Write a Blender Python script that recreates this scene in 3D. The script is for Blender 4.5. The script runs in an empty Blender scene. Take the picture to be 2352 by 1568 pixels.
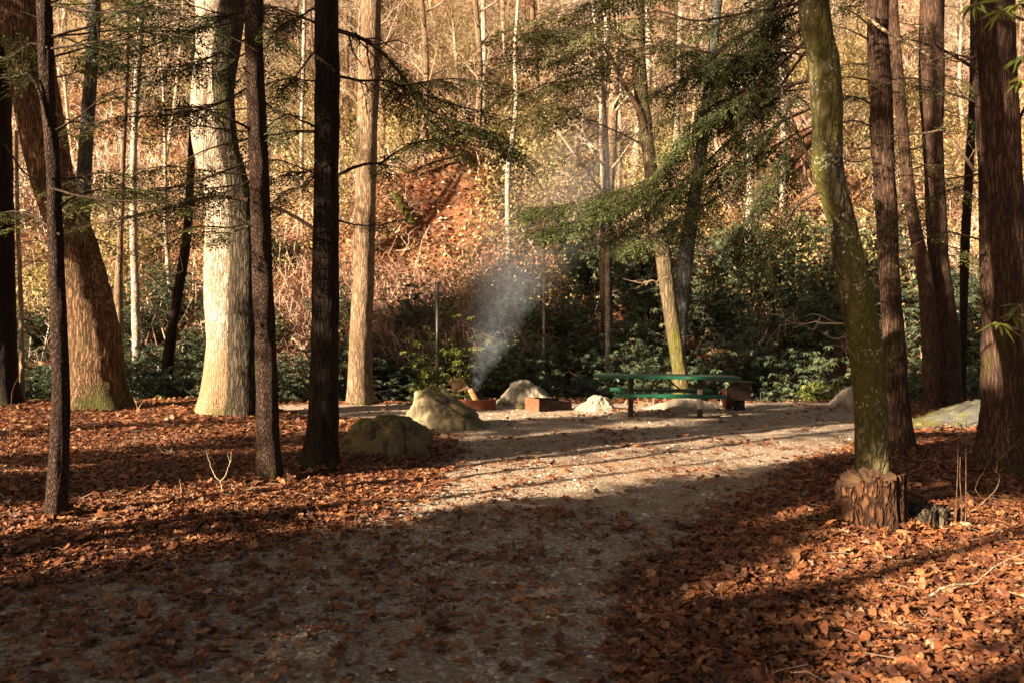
import bpy, bmesh, math, random
import numpy as np
from mathutils import Vector
C = bpy.context.scene
COL = C.collection
F0 = 1950.0; CX = 1176.0; HY = 768.0; EYE = 1.5
A = np.array
def P(x, y, d): return A([(x-CX)/F0*d, d, EYE+(HY-y)/F0*d])      # survey reading -> place in the world
def G(x, y):
    d = F0*EYE/(y-HY); return A([(x-CX)/F0*d, d])
def sm(a, b, x):
    t = np.clip((np.asarray(x, float)-a)/(b-a), 0, 1); return t*t*(3-2*t)
def unit(v):
    v = np.asarray(v, float); return v/np.maximum(np.linalg.norm(v, axis=-1, keepdims=True), 1e-9)
# ------------------------------------------------------------------ noise
def _h(i, j, k, s):
    n = (i*374761393 + j*668265263 + k*1274126177 + int(s)*974634777) & 0xffffffff
    n = ((n ^ (n >> 13))*1103515) & 0xffffffff
    n = ((n ^ (n >> 16))*224682251) & 0xffffffff
    return ((n ^ (n >> 15)) & 0xffffff)/float(0xffffff)*2-1
def vn(p, s=0):
    p = np.asarray(p, float); i = np.floor(p).astype(np.int64); f = p-i; u = f*f*(3-2*f)
    x, y, z = i[..., 0], i[..., 1], i[..., 2]; r = 0
    for a in (0, 1):
        for b in (0, 1):
            for c in (0, 1):
                w = (u[..., 0] if a else 1-u[..., 0])*(u[..., 1] if b else 1-u[..., 1])*(u[..., 2] if c else 1-u[..., 2])
                r = r + w*_h(x+a, y+b, z+c, s)
    return r
def fbm(p, s=0, o=4, g=.5):
    p = np.asarray(p, float); r = 0; a = 1; t = 0
    for k in range(o):
        r = r+a*vn(p*2**k, s+k*7); t += a; a *= g
    return r/t
def xy0(x, y, z=0.): 
    x = np.asarray(x, float); y = np.asarray(y, float); return np.stack([x, y, np.zeros_like(x)+z], -1)
# ------------------------------------------------------------------ mesh collecting
class MB:
    def __init__(s): s.V = []; s.F = []; s.R = []; s.n = 0
    def add(s, V, F, rnd=.5, mi=0):
        V = np.asarray(V, float).reshape(-1, 3); F = np.asarray(F, np.int64)
        if len(V) == 0: return s
        s.V.append(V); s.F.append((F+s.n, mi)); s.R.append(np.broadcast_to(np.asarray(rnd, float), (len(V),))); s.n += len(V); return s
    def mesh(s, name, mats, origin=(0, 0, 0), smooth=True, attrs=None):
        me = bpy.data.meshes.new(name)
        V = np.concatenate(s.V)-A(origin)
        tot = sum(f.size for f, _ in s.F); nf = sum(len(f) for f, _ in s.F)
        me.vertices.add(len(V)); me.vertices.foreach_set('co', V.ravel().astype(np.float32))
        me.loops.add(tot); me.polygons.add(nf)
        li = np.concatenate([f.ravel() for f, _ in s.F])
        sz = np.concatenate([np.full(len(f), f.shape[1]) for f, _ in s.F])
        st = np.concatenate([[0], np.cumsum(sz)[:-1]])
        mi = np.concatenate([np.full(len(f), m) for f, m in s.F])
        me.loops.foreach_set('vertex_index', li.astype(np.int32))
        me.polygons.foreach_set('loop_start', st.astype(np.int32))
        me.polygons.foreach_set('material_index', mi.astype(np.int32))
        me.polygons.foreach_set('use_smooth', np.full(nf, smooth))
        a = me.attributes.new('rnd', 'FLOAT', 'POINT'); a.data.foreach_set('value', np.concatenate(s.R).astype(np.float32))
        if attrs:
            for k, v in attrs.items():
                a = me.attributes.new(k, 'FLOAT', 'POINT'); a.data.foreach_set('value', np.asarray(v, np.float32))
        for m in (mats if isinstance(mats, (list, tuple)) else [mats]): me.materials.append(m)
        me.update(calc_edges=True)
        return me
def obj(name, mb, mats, parent=None, origin=(0, 0, 0), loc=None, smooth=True, attrs=None):
    me = mb.mesh(name, mats, origin, smooth, attrs)
    o = bpy.data.objects.new(name, me); COL.objects.link(o)
    if parent is not None: o.parent = parent
    if loc is not None: o.location = loc
    return o
def tag(o, label=None, cat=None, group=None, kind=None):
    if label: o['label'] = label
    if cat: o['category'] = cat
    if group: o['group'] = group
    if kind: o['kind'] = kind
    return o
def empty(name, loc, label, cat, group=None):
    o = bpy.data.objects.new(name, None); COL.objects.link(o); o.location = [float(v) for v in loc]; o.empty_display_size = .2
    return tag(o, label, cat, group)
def dup(root, loc, rz, sc=1.0, label=None, group=None):
    def cp(o, par):
        c = o.copy(); COL.objects.link(c)
        if par is not None: c.parent = par
        for ch in o.children: cp(ch, c)
        return c
    r = cp(root, None); r.location = [float(v) for v in loc]; r.rotation_euler = (0, 0, rz); r.scale = (sc, sc, sc)
    if label: r['label'] = label
    if group: r['group'] = group
    return r
def cat_rom(pts, n):
    pts = np.asarray(pts, float)
    if len(pts) < 3:
        t = np.linspace(0, 1, n)[:, None]; return pts[0]*(1-t)+pts[-1]*t
    q = np.concatenate([[2*pts[0]-pts[1]], pts, [2*pts[-1]-pts[-2]]]); m = len(pts)-1
    t = np.linspace(0, m-1e-6, n); i = t.astype(int); f = (t-i)[:, None]
    a, b, c, d = q[i], q[i+1], q[i+2], q[i+3]
    return .5*((2*b)+(-a+c)*f+(2*a-5*b+4*c-d)*f**2+(-a+3*b-3*c+d)*f**3)
def poly_tubes(Pp, R, S=3, rnd=None):
    """many polylines at once: Pp (N,K,3), R (N,K) -> verts, quads, rnd"""
    Pp = np.asarray(Pp, float); N, K, _ = Pp.shape; R = np.broadcast_to(R, (N, K))
    T = np.gradient(Pp, axis=1) if K > 2 else np.repeat((Pp[:, 1:]-Pp[:, :1]), 2, axis=1)
    T = unit(T); m = unit(Pp[:, -1]-Pp[:, 0]); ref = np.where(np.abs(m[:, 2:3]) > .8, A([1., 0, 0]), A([0, 0, 1.]))[:, None, :]
    U = unit(np.cross(T, ref)); W = np.cross(T, U)
    a = np.arange(S)*2*math.pi/S
    V = Pp[:, :, None, :]+R[:, :, None, None]*(U[:, :, None, :]*np.cos(a)[None, None, :, None]+W[:, :, None, :]*np.sin(a)[None, None, :, None])
    idx = np.arange(N*K*S).reshape(N, K, S); nx = np.roll(idx, -1, axis=2)
    F = np.stack([idx[:, :-1], nx[:, :-1], nx[:, 1:], idx[:, 1:]], -1).reshape(-1, 4)
    r = np.repeat(rnd if rnd is not None else np.full(N, .5), K*S)
    return V.reshape(-1, 3), F, r
def leafs(p, d, n, L, W, fold=.25, rnd=None, droop=0.0):
    """pointed folded leaves, vectorised"""
    p = np.asarray(p, float); d = unit(d); N = len(p); n = unit(n-d*np.sum(n*d, -1, keepdims=True)); s = np.cross(d, n)
    L = np.broadcast_to(L, (N,))[:, None]; W = np.broadcast_to(W, (N,))[:, None]
    mid = p+d*L*.45
    tip = p+d*L; tip = tip-A([0, 0, 1.])*droop*L
    V = np.stack([p, mid+s*W*.5+n*W*fold, tip, mid-s*W*.5+n*W*fold], 1).reshape(-1, 3)
    b = np.arange(N)*4
    F = np.stack([np.stack([b, b+1, b+2], -1), np.stack([b, b+2, b+3], -1)], 1).reshape(-1, 3)
    if rnd is None: rnd = np.random.default_rng(1).random(N)
    return V, F, np.repeat(rnd, 4)
# ------------------------------------------------------------------ materials
def mat(name):
    m = bpy.data.materials.new(name); m.use_nodes = True; nt = m.node_tree; nt.nodes.clear(); return m, nt
def nd(nt, t, **k):
    n = nt.nodes.new(t)
    for a, b in k.items():
        if a.startswith('i_'):
            key = a[2:]; key = int(key) if key.isdigit() else key.replace('_', ' ')
            n.inputs[key].default_value = b
        else: setattr(n, a, b)
    return n
def ramp(nt, fac, stops, interp='LINEAR'):
    r = nd(nt, 'ShaderNodeValToRGB'); e = r.color_ramp.elements; r.color_ramp.interpolation = interp
    while len(e) > 1: e.remove(e[-1])
    e[0].position = stops[0][0]; c = stops[0][1]; e[0].color = (*c, 1) if not isinstance(c, float) else (c, c, c, 1)
    for p_, c in stops[1:]:
        x = e.new(p_); x.color = (*c, 1) if not isinstance(c, float) else (c, c, c, 1)
    nt.links.new(fac, r.inputs[0]); return r.outputs[0]
def math_(nt, op, a, b=None, clamp=False):
    n = nd(nt, 'ShaderNodeMath', operation=op, use_clamp=clamp)
    for i, v in enumerate((a, b)):
        if v is None: continue
        if isinstance(v, (int, float)): n.inputs[i].default_value = v
        else: nt.links.new(v, n.inputs[i])
    return n.outputs[0]
def mix(nt, fac, a, b, typ='MIX'):
    n = nd(nt, 'ShaderNodeMix', data_type='RGBA', blend_type=typ)
    for i, v in ((0, fac), (6, a), (7, b)):
        if isinstance(v, (int, float)): n.inputs[i].default_value = v
        elif isinstance(v, tuple): n.inputs[i].default_value = (*v, 1)
        else: nt.links.new(v, n.inputs[i])
    return n.outputs[2]
def noise(nt, vec, scale, detail=6, rough=.6, dist=0.):
    n = nd(nt, 'ShaderNodeTexNoise'); n.inputs['Scale'].default_value = scale; n.inputs['Detail'].default_value = detail
    n.inputs['Roughness'].default_value = rough; n.inputs['Distortion'].default_value = dist; nt.links.new(vec, n.inputs['Vector']); return n.outputs[0]
def mapping(nt, vec, sc, loc=(0, 0, 0)):
    m = nd(nt, 'ShaderNodeMapping'); m.inputs['Scale'].default_value = sc; m.inputs['Location'].default_value = loc
    nt.links.new(vec, m.inputs['Vector']); return m.outputs[0]
def finish(m, nt, col, rough=.85, bump=None, bstr=.5, bdist=.02, spec=.3, metal=0., transl=0., sheen=0):
    b = nd(nt, 'ShaderNodeBsdfPrincipled'); o = nd(nt, 'ShaderNodeOutputMaterial')
    if isinstance(col, tuple): b.inputs['Base Color'].default_value = (*col, 1)
    else: nt.links.new(col, b.inputs['Base Color'])
    if isinstance(rough, (int, float)): b.inputs['Roughness'].default_value = rough
    else: nt.links.new(rough, b.inputs['Roughness'])
    b.inputs['Specular IOR Level'].default_value = spec; b.inputs['Metallic'].default_value = metal
    if bump is not None:
        bn = nd(nt, 'ShaderNodeBump'); bn.inputs['Strength'].default_value = bstr; bn.inputs['Distance'].default_value = bdist
        nt.links.new(bump, bn.inputs['Height']); nt.links.new(bn.outputs[0], b.inputs['Normal'])
    out = b.outputs[0]
    if transl > 0:
        t = nd(nt, 'ShaderNodeBsdfTranslucent')
        if isinstance(col, tuple): t.inputs[0].default_value = (*col, 1)
        else: nt.links.new(col, t.inputs[0])
        x = nd(nt, 'ShaderNodeMixShader'); x.inputs[0].default_value = transl
        nt.links.new(out, x.inputs[1]); nt.links.new(t.outputs[0], x.inputs[2]); out = x.outputs[0]
    nt.links.new(out, o.inputs[0]); return m
def coords(nt): return nd(nt, 'ShaderNodeTexCoord').outputs['Object']
def bark(name, dark, mid, light, scale=9, stretch=.16, bump=.8, bdist=.03, moss=0., mossc=(.10, .12, .02), mossh=0., lichen=0., plates=False, patch=None, patchamt=.5, foot=None):
    """furrowed bark: stretched crack network over fine grain, with moss and lichen patches"""
    m, nt = mat(name); v = coords(nt)
    sv = mapping(nt, v, (scale, scale, scale*stretch))
    n1 = noise(nt, sv, 1.0, 8, .65, .6)
    vo = nd(nt, 'ShaderNodeTexVoronoi', feature='DISTANCE_TO_EDGE'); vo.inputs['Scale'].default_value = 1.6 if not plates else 2.3
    dv = nd(nt, 'ShaderNodeVectorMath', operation='ADD'); nt.links.new(mapping(nt, v, (scale, scale, scale*(stretch if not plates else .45))), dv.inputs[0])
    cn = nd(nt, 'ShaderNodeTexNoise'); cn.inputs['Scale'].default_value = 2.; nt.links.new(sv, cn.inputs['Vector']); nt.links.new(cn.outputs[1], dv.inputs[1])
    nt.links.new(dv.outputs[0], vo.inputs['Vector'])
    crack = math_(nt, 'MULTIPLY', math_(nt, 'MINIMUM', vo.outputs[0], .25), 4.)
    hgt = math_(nt, 'ADD', math_(nt, 'MULTIPLY', crack, .6), math_(nt, 'MULTIPLY', n1, .6))
    col = ramp(nt, hgt, [(.28, dark), (.58, mid), (.88, light)])
    big = noise(nt, v, 2.2, 4, .6)
    wet = ramp(nt, noise(nt, mapping(nt, v, (4.5, 4.5, .45), (5, 2, 1)), 1., 7, .65), [(.42, 0.), (.66, 1.)]); col = mix(nt, math_(nt, 'MULTIPLY', wet, .55), col, tuple(c*1.1 for c in dark))
    if patch is not None:
        pf = ramp(nt, noise(nt, mapping(nt, v, (3.2, 3.2, 1.5)), 1., 6, .6, .4), [(.5, 0.), (.56, 1.)])
        col = mix(nt, math_(nt, 'MULTIPLY', pf, patchamt), col, patch)
    col = mix(nt, math_(nt, 'MULTIPLY', big, .7), col, (dark[0]*1.3, dark[1]*1.3, dark[2]*1.3))
    if foot is not None:
        sz = nd(nt, 'ShaderNodeSeparateXYZ'); nt.links.new(v, sz.inputs[0]); ff = math_(nt, 'ADD', sz.outputs[2], math_(nt, 'MULTIPLY', noise(nt, mapping(nt, v, (2.5, 2.5, .8)), 1., 5, .6), -1.6))
        col = mix(nt, ramp(nt, ff, [(0., .8), (.75, .0)]), col, foot)
    if moss > 0 or mossh > 0:
        sx = nd(nt, 'ShaderNodeSeparateXYZ'); nt.links.new(v, sx.inputs[0])
        hz = ramp(nt, math_(nt, 'DIVIDE', sx.outputs[2], 2.0), [(0., 1.), (max(mossh, .01), .35), (1., 0.)]) if mossh > 0 else 0.
        mn = noise(nt, mapping(nt, v, (3., 3., 1.2), (3, 1, 7)), 1., 8, .7)
        f = math_(nt, 'ADD', mn, moss*.35-.17)
        if mossh > 0: f = math_(nt, 'ADD', f, math_(nt, 'MULTIPLY', hz, .22))
        mf = ramp(nt, f, [(.47, 0.), (.60, 1.)])
        mc = mix(nt, noise(nt, v, 30., 4), (mossc[0]*.35, mossc[1]*.35, mossc[2]*.4), mossc)
        col = mix(nt, math_(nt, 'MULTIPLY', mf, .85), col, mc)
    if lichen > 0:
        ln = noise(nt, mapping(nt, v, (1, 1, .8)), 38., 5, .65, .4); sx2 = nd(nt, 'ShaderNodeSeparateXYZ'); nt.links.new(v, sx2.inputs[0])
        ln = math_(nt, 'ADD', ln, math_(nt, 'MULTIPLY', noise(nt, v, 2.6, 3), .45))
        lf = ramp(nt, ln, [(.86-lichen*.1, 0.), (.90-lichen*.1, 1.)])
        col = mix(nt, math_(nt, 'MULTIPLY', lf, .8), col, (.42, .44, .36))
    return finish(m, nt, col, .92, hgt, bump, bdist, spec=.15)
def leafmat(name, stops, rough=.6, transl=.25, spec=.3, vary=.0):
    m, nt = mat(name); at = nd(nt, 'ShaderNodeAttribute', attribute_name='rnd')
    col = ramp(nt, at.outputs['Fac'], stops)
    if vary > 0:
        v = coords(nt); col = mix(nt, math_(nt, 'MULTIPLY', noise(nt, v, 40., 3), vary), col, (.06, .03, .015))
    return finish(m, nt, col, rough, transl=transl, spec=spec)
M = {}
M['hemlock_bark'] = bark('hemlock_bark', (.012, .007, .005), (.046, .026, .018), (.10, .058, .038), 22, .2, .9, .025, plates=True, mossh=.12, mossc=(.07, .08, .015))
M['dark_bark'] = bark('dark_bark', (.008, .005, .004), (.024, .015, .011), (.05, .032, .023), 20, .12, .9, .025, mossh=.1, mossc=(.05, .06, .012))
M['pale_bark'] = bark('pale_bark', (.12, .085, .055), (.56, .46, .35), (.78, .70, .58), 16, .13, .9, .025, mossh=.08, mossc=(.13, .14, .03), patch=(.24, .17, .11), patchamt=.4, foot=(.24, .15, .08))
M['grey_bark'] = bark('grey_bark', (.08, .05, .03), (.27, .18, .11), (.45, .32, .20), 16, .12, .9, .03, mossh=.08, mossc=(.11, .12, .02), patch=(.13, .09, .06), patchamt=.4)
M['oak_bark'] = bark('oak_bark', (.028, .015, .009), (.16, .088, .045), (.32, .185, .095), 14, .12, 1., .04, moss=.2, mossh=.3, mossc=(.075, .08, .018))
M['dark_oak_bark'] = bark('dark_oak_bark', (.012, .009, .007), (.06, .045, .03), (.11, .085, .055), 12, .14, 1., .04, moss=.3, mossc=(.06, .07, .014))
M['mossy_bark'] = bark('mossy_bark', (.025, .020, .010), (.12, .10, .052), (.24, .20, .12), 8, .45, .7, .03, moss=.62, mossc=(.12, .11, .018), lichen=.12, patch=(.035, .03, .018), patchamt=.8)
M['red_bark'] = bark('red_bark', (.020, .011, .008), (.070, .038, .025), (.13, .078, .052), 20, .12, .8, .03, mossh=.06, mossc=(.08, .08, .015))
M['green_bark'] = bark('green_bark', (.05, .035, .02), (.14, .11, .065), (.25, .19, .12), 14, .1, .9, .03, moss=.2, mossh=.5, mossc=(.13, .13, .015))
M['blue_bark'] = bark('blue_bark', (.02, .02, .02), (.07, .07, .065), (.15, .14, .12), 12, .2, .7, .03, lichen=.2)
M['white_bark'] = bark('white_bark', (.16, .12, .09), (.50, .42, .33), (.72, .64, .54), 7, .5, .4, .02, patch=(.14, .10, .07), patchamt=.7)
M['twig_bark'] = bark('twig_bark', (.05, .03, .02), (.13, .08, .05), (.24, .16, .10), 20, .3, .4, .01)
M['pale_twig'] = bark('pale_twig', (.24, .17, .11), (.42, .32, .22), (.60, .48, .35), 20, .3, .4, .01)
M['dark_twig'] = bark('dark_twig', (.02, .012, .009), (.05, .032, .022), (.10, .07, .045), 20, .3, .4, .01)
M['rot_wood'] = bark('rot_wood', (.016, .008, .005), (.075, .032, .014), (.19, .085, .038), 10, .38, 1., .04, patch=(.05, .025, .014), patchamt=.6, moss=.05, mossc=(.07, .08, .012))
M['old_wood'] = bark('old_wood', (.012, .01, .007), (.07, .055, .035), (.15, .115, .075), 12, .35, 1., .04, moss=.15, mossc=(.05, .06, .012))
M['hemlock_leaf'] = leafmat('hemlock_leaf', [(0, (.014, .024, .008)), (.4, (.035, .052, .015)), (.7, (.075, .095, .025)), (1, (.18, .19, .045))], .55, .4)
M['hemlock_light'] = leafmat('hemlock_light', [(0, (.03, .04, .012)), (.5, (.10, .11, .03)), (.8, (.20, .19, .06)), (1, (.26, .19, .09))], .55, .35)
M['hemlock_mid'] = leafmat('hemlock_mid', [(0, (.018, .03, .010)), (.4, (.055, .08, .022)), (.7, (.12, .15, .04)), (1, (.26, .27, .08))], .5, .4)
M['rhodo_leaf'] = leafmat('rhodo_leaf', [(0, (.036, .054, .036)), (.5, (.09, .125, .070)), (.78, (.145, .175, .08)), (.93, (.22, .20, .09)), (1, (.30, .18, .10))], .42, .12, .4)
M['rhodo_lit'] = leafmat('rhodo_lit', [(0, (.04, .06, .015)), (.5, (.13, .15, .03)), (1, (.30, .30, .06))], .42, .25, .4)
M['laurel_leaf'] = leafmat('laurel_leaf', [(0, (.035, .05, .018)), (.35, (.12, .135, .04)), (.65, (.28, .24, .08)), (.82, (.50, .34, .16)), (1, (.72, .56, .34))], .6, .25)
M['litter'] = leafmat('litter', [(0, (.05, .018, .013)), (.2, (.12, .036, .020)), (.45, (.27, .082, .032)), (.68, (.42, .155, .055)), (.86, (.54, .27, .12)), (.95, (.48, .34, .22)), (1, (.16, .12, .09))], .6, .2, .35, vary=1.)
M['hill_litter'] = leafmat('hill_litter', [(0, (.14, .045, .022)), (.3, (.32, .11, .05)), (.6, (.50, .22, .10)), (.8, (.62, .38, .20)), (1, (.70, .58, .40))], .7, .15, .2)
M['needle'] = leafmat('needle', [(0, (.16, .05, .018)), (.6, (.34, .12, .04)), (1, (.48, .22, .09))], .6, .1)
# ------------------------------------------------------------------ terrain
rng = np.random.default_rng(11)
road_l = [(-900, 2600), (-400, 1600), (-150, 1420), (0, 1330), (330, 1285), (620, 1240), (850, 1185), (950, 1120), (985, 1075), (1005, 1000), (880, 975), (700, 955), (590, 946), (560, 928)]
road_r = [(2100, 923), (2080, 975), (1990, 1022), (1870, 1078), (1730, 1165), (1600, 1270), (1530, 1390), (1480, 1568), (1500, 2600)]
RP = np.array([G(*q) for q in road_l+road_r])
def road_sd(x, y):
    """signed distance, + inside the gravel"""
    x = np.asarray(x, float); y = np.asarray(y, float); n = len(RP); best = np.full(x.shape, 1e9); ins = np.zeros(x.shape, bool)
    for i in range(n):
        a = RP[i]; b = RP[(i+1) % n]; e = b-a; t = np.clip(((x-a[0])*e[0]+(y-a[1])*e[1])/(e@e), 0, 1)
        best = np.minimum(best, np.hypot(x-a[0]-t*e[0], y-a[1]-t*e[1]))
        c = (a[1] > y) != (b[1] > y); xs = a[0]+(y-a[1])/(b[1]-a[1]+1e-12)*(b[0]-a[0]); ins ^= c & (x < xs)
    return np.where(ins, best, -best)
def edge(x): return 18.9+.35*np.sin(x*.7)+.2*np.sin(x*1.9+1)
def gz(x, y):
    x = np.asarray(x, float); y = np.asarray(y, float)
    e = edge(x); t = y-e
    flat = .035*fbm(xy0(x*.8, y*.8), 3, 3)+.012*fbm(xy0(x*4, y*4), 5, 2)+.05*sm(.3, -.8, road_sd(x, y))
    drop = -1.7*sm(0, 2.2, t)
    h0 = np.maximum(t-3.6, 0)
    gully = np.exp(-((x-(5.5+h0*.06))/5.)**2)
    prof = 1.0*np.minimum(h0, 2.5)+.68*np.maximum(h0-2.5, 0)
    prof = prof*(1-.16*gully*sm(4, 20, h0))
    bump = (fbm(xy0(x*.16, y*.16), 9, 4)*2.4+fbm(xy0(x*.6, y*.6), 14, 3)*.6)*sm(0, 8, h0)
    # small slumped bank of bare leaf litter left of the middle
    bank = 1.0*np.exp(-((x+2.2)/3.2)**2)*sm(7.0, 9.0, h0)*sm(20, 9, h0)*(1+.7*fbm(xy0(x*.7, y*.7), 71, 4))
    hill = prof+bump+bank
    hill = np.where(hill > 32, 32+(hill-32)*.2, hill)
    far = sm(-8, -40, y)*2.
    return flat*sm(60, 20, np.abs(x))+drop+hill+far
def nonuni(lo, a, b, hi, fine, grow):
    c = list(np.arange(a, b, fine)); s = fine; v = a
    while v > lo: s *= grow; v -= s; c.insert(0, v)
    s = fine; v = c[-1]
    while v < hi: s = min(s*grow, 6); v += s; c.append(v)
    return np.array(c)
gx = nonuni(-120, -9, 9, 120, .11, 1.06); gy = nonuni(-120, 2.8, 20.5, 150, .10, 1.018)
X, Y = np.meshgrid(gx, gy); Z = gz(X, Y); nx, ny = len(gx), len(gy)
idx = np.arange(nx*ny).reshape(ny, nx)
Fq = np.stack([idx[:-1, :-1], idx[:-1, 1:], idx[1:, 1:], idx[1:, :-1]], -1).reshape(-1, 4)
gm = MB(); gm.add(np.stack([X, Y, Z], -1), Fq)
rd = sm(-.35, .35, road_sd(X, Y)+.22*fbm(xy0(X*1.7, Y*1.7), 21, 3))
m, nt = mat('forest_ground'); v = coords(nt)
ra = nd(nt, 'ShaderNodeAttribute', attribute_name='road'); sx = nd(nt, 'ShaderNodeSeparateXYZ'); nt.links.new(v, sx.inputs[0])
g1 = noise(nt, v, 55., 6, .7); g2 = noise(nt, v, 3., 5, .6)
vo = nd(nt, 'ShaderNodeTexVoronoi'); vo.inputs['Scale'].default_value = 48.; nt.links.new(v, vo.inputs['Vector'])
grav = mix(nt, vo.outputs[1], (.13, .12, .105), (.27, .25, .22)); 
gsep = nd(nt, 'ShaderNodeSeparateColor'); nt.links.new(vo.outputs[1], gsep.inputs[0])
grav = ramp(nt, gsep.outputs[0], [(0, (.17, .13, .095)), (.5, (.34, .275, .205)), (.9, (.52, .44, .35)), (1, (.70, .62, .52))])
grav = mix(nt, math_(nt, 'MULTIPLY', g1, .7), grav, (.17, .115, .075)); grav = mix(nt, ramp(nt, g2, [(.42, 0.), (.68, .7)]), grav, (.24, .145, .09))
vh = nd(nt, 'ShaderNodeTexVoronoi'); vh.inputs['Scale'].default_value = 7.; nt.links.new(mapping(nt, v, (1, 1, 1)), vh.inputs['Vector'])
s3 = nd(nt, 'ShaderNodeSeparateColor'); nt.links.new(vh.outputs[1], s3.inputs[0])
lit = ramp(nt, s3.outputs[0], [(0, (.05, .022, .012)), (.5, (.15, .055, .022)), (1, (.28, .12, .05))])
lit = mix(nt, noise(nt, v, 1.1, 6, .65), lit, (.05, .022, .014))
hz = ramp(nt, math_(nt, 'DIVIDE', math_(nt, 'SUBTRACT', sx.outputs[1], 19.), 4.), [(0, 0.), (1, 1.)])
hillc = ramp(nt, noise(nt, v, 4.5, 8, .7), [(.3, (.05, .022, .013)), (.5, (.15, .06, .032)), (.66, (.30, .14, .07))])
hillc = mix(nt, ramp(nt, noise(nt, v, .55, 5, .6), [(.45, 0.), (.66, .7)]), hillc, (.13, .11, .05))
col = mix(nt, ra.outputs['Fac'], lit, grav); col = mix(nt, hz, col, hillc)
bh = math_(nt, 'ADD', math_(nt, 'MULTIPLY', vo.outputs[0], -1.2), g1)
M['ground'] = finish(m, nt, col, .9, bh, .9, .012, spec=.2)
# leave the mowed-open gravel lane as its own sheet so that ground and lane read apart
go = obj('forest_ground', gm, M['ground'], attrs={'road': rd.ravel()}); tag(go, kind='structure', label='brown forest floor rising to a leaf covered hillside', cat='ground')
fx = np.arange(-12, 12, .07); fy = np.arange(-3, 20, .07); XX, YY = np.meshgrid(fx, fy)
SD = road_sd(XX, YY)+.22*fbm(xy0(XX*1.7, YY*1.7), 21, 3); ZZ = gz(XX, YY)+.004+.006*fbm(xy0(XX*9, YY*9), 31, 2)
ok = (SD > -.05) & (YY < edge(XX)-.1); id2 = np.arange(XX.size).reshape(XX.shape)
q = np.stack([id2[:-1, :-1], id2[:-1, 1:], id2[1:, 1:], id2[1:, :-1]], -1).reshape(-1, 4)
q = q[ok.ravel()[q].all(1)]; used, inv = np.unique(q, return_inverse=True)
lm = MB(); lm.add(np.stack([XX, YY, ZZ], -1).reshape(-1, 3)[used], inv.reshape(-1, 4))
tag(obj('gravel_lane', lm, M['ground'], attrs={'road': np.ones(len(used))}), kind='structure', label='grey gravel campsite lane strewn with needles', cat='lane')
# ------------------------------------------------------------------ fallen leaves
BLOCK = [(1016, 1065, .16), (884, 1045, .42), (1030, 985, .62), (1096, 945, .42), (1258, 945, .5), (1210, 935, .55), (2016, 1225, .22), (2142, 1230, .13)]
def inview(x, y, m=.06): return np.abs(x) < (.605+m)*y+.5
def maple(n, rg, size):
    """n lobed curled leaves, centred at origin; returns V (n,12,3) local and fan tris"""
    ang = np.radians([90, 66, 40, 14, -14, -50, -90, -130, 194, 166, 140, 114]); rad = A([1, .68, .88, .62, .8, .58, .38, .58, .8, .62, .88, .68])
    a = ang[None]+rg.normal(0, .06, (n, 12)); ov = (rg.random(n) < .38)[:, None]; r = np.where(ov, .78, rad[None])*(1+rg.normal(0, .12, (n, 12)))*size[:, None]
    x = np.cos(a)*r*np.where(ov, .55, 1.); y = np.sin(a)*r*1.1
    c1 = rg.normal(.0, 4., (n, 1)); c2 = rg.normal(.0, 3.2, (n, 1)); c3 = rg.normal(0, 2.5, (n, 1))
    z = c1*x*x+c2*y*y+c3*x*y+rg.normal(0, .006, (n, 12)); z = np.clip(z, -.035, .035)
    V = np.concatenate([np.zeros((n, 1, 3)), np.stack([x, y, z], -1)], 1)
    F = A([[0, i+1, (i+1) % 12+1] for i in range(12)]); return V, F
def place_leaves(mb, x, y, rg, smin, smax, tilt, lift, detail):
    n = len(x); s = rg.uniform(smin, smax, n); yaw = rg.uniform(0, 6.283, n); ax = rg.uniform(0, 6.283, n); tl = np.abs(rg.normal(0, tilt, n))
    tl = np.where(rg.random(n) < .02, rg.uniform(.7, 1.4, n), tl)
    flip = np.where(rg.random(n) < .35, -1, 1)
    k = np.stack([np.cos(ax), np.sin(ax), 0*ax], -1)
    def rot(V):
        c, s_ = np.cos(yaw)[:, None], np.sin(yaw)[:, None]
        V = np.stack([V[..., 0]*c-V[..., 1]*s_, V[..., 0]*s_+V[..., 1]*c, V[..., 2]*flip[:, None]], -1)
        ct, st = np.cos(tl)[:, None, None], np.sin(tl)[:, None, None]; K = k[:, None, :]
        return V*ct+np.cross(np.broadcast_to(K, V.shape), V)*st+K*np.sum(K*V, -1, keepdims=True)*(1-ct)
    if detail: V, F = maple(n, rg, s)
    else:
        base = A([[0, 0, 0.], [.75, .25, 0], [.25, 1, 0], [-.65, .5, 0], [-.6, -.4, 0], [.35, -.6, 0]])
        V = base[None]*s[:, None, None]*(1+rg.normal(0, .18, (n, 6, 1))); V[..., 2] += rg.normal(0, .16, (n, 6))*s[:, None]
        F = A([[0, i+1, (i+1) % 5+1] for i in range(5)])
    V = rot(V); K = V.shape[1]
    z = gz(x, y)+.008+lift*rg.random(n)+np.abs(np.sin(tl))*s*.55
    V = V+np.stack([x, y, z], -1)[:, None, :]
    Fa = (F[None]+(np.arange(n)*K)[:, None, None]).reshape(-1, 3)
    mb.add(V.reshape(-1, 3), Fa, np.repeat(np.clip(rg.beta(1.7, 1.9, n)+.15*fbm(xy0(x*2, y*2), 88, 2), 0, 1), K))
lv = MB(); lv_b = MB()
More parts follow.
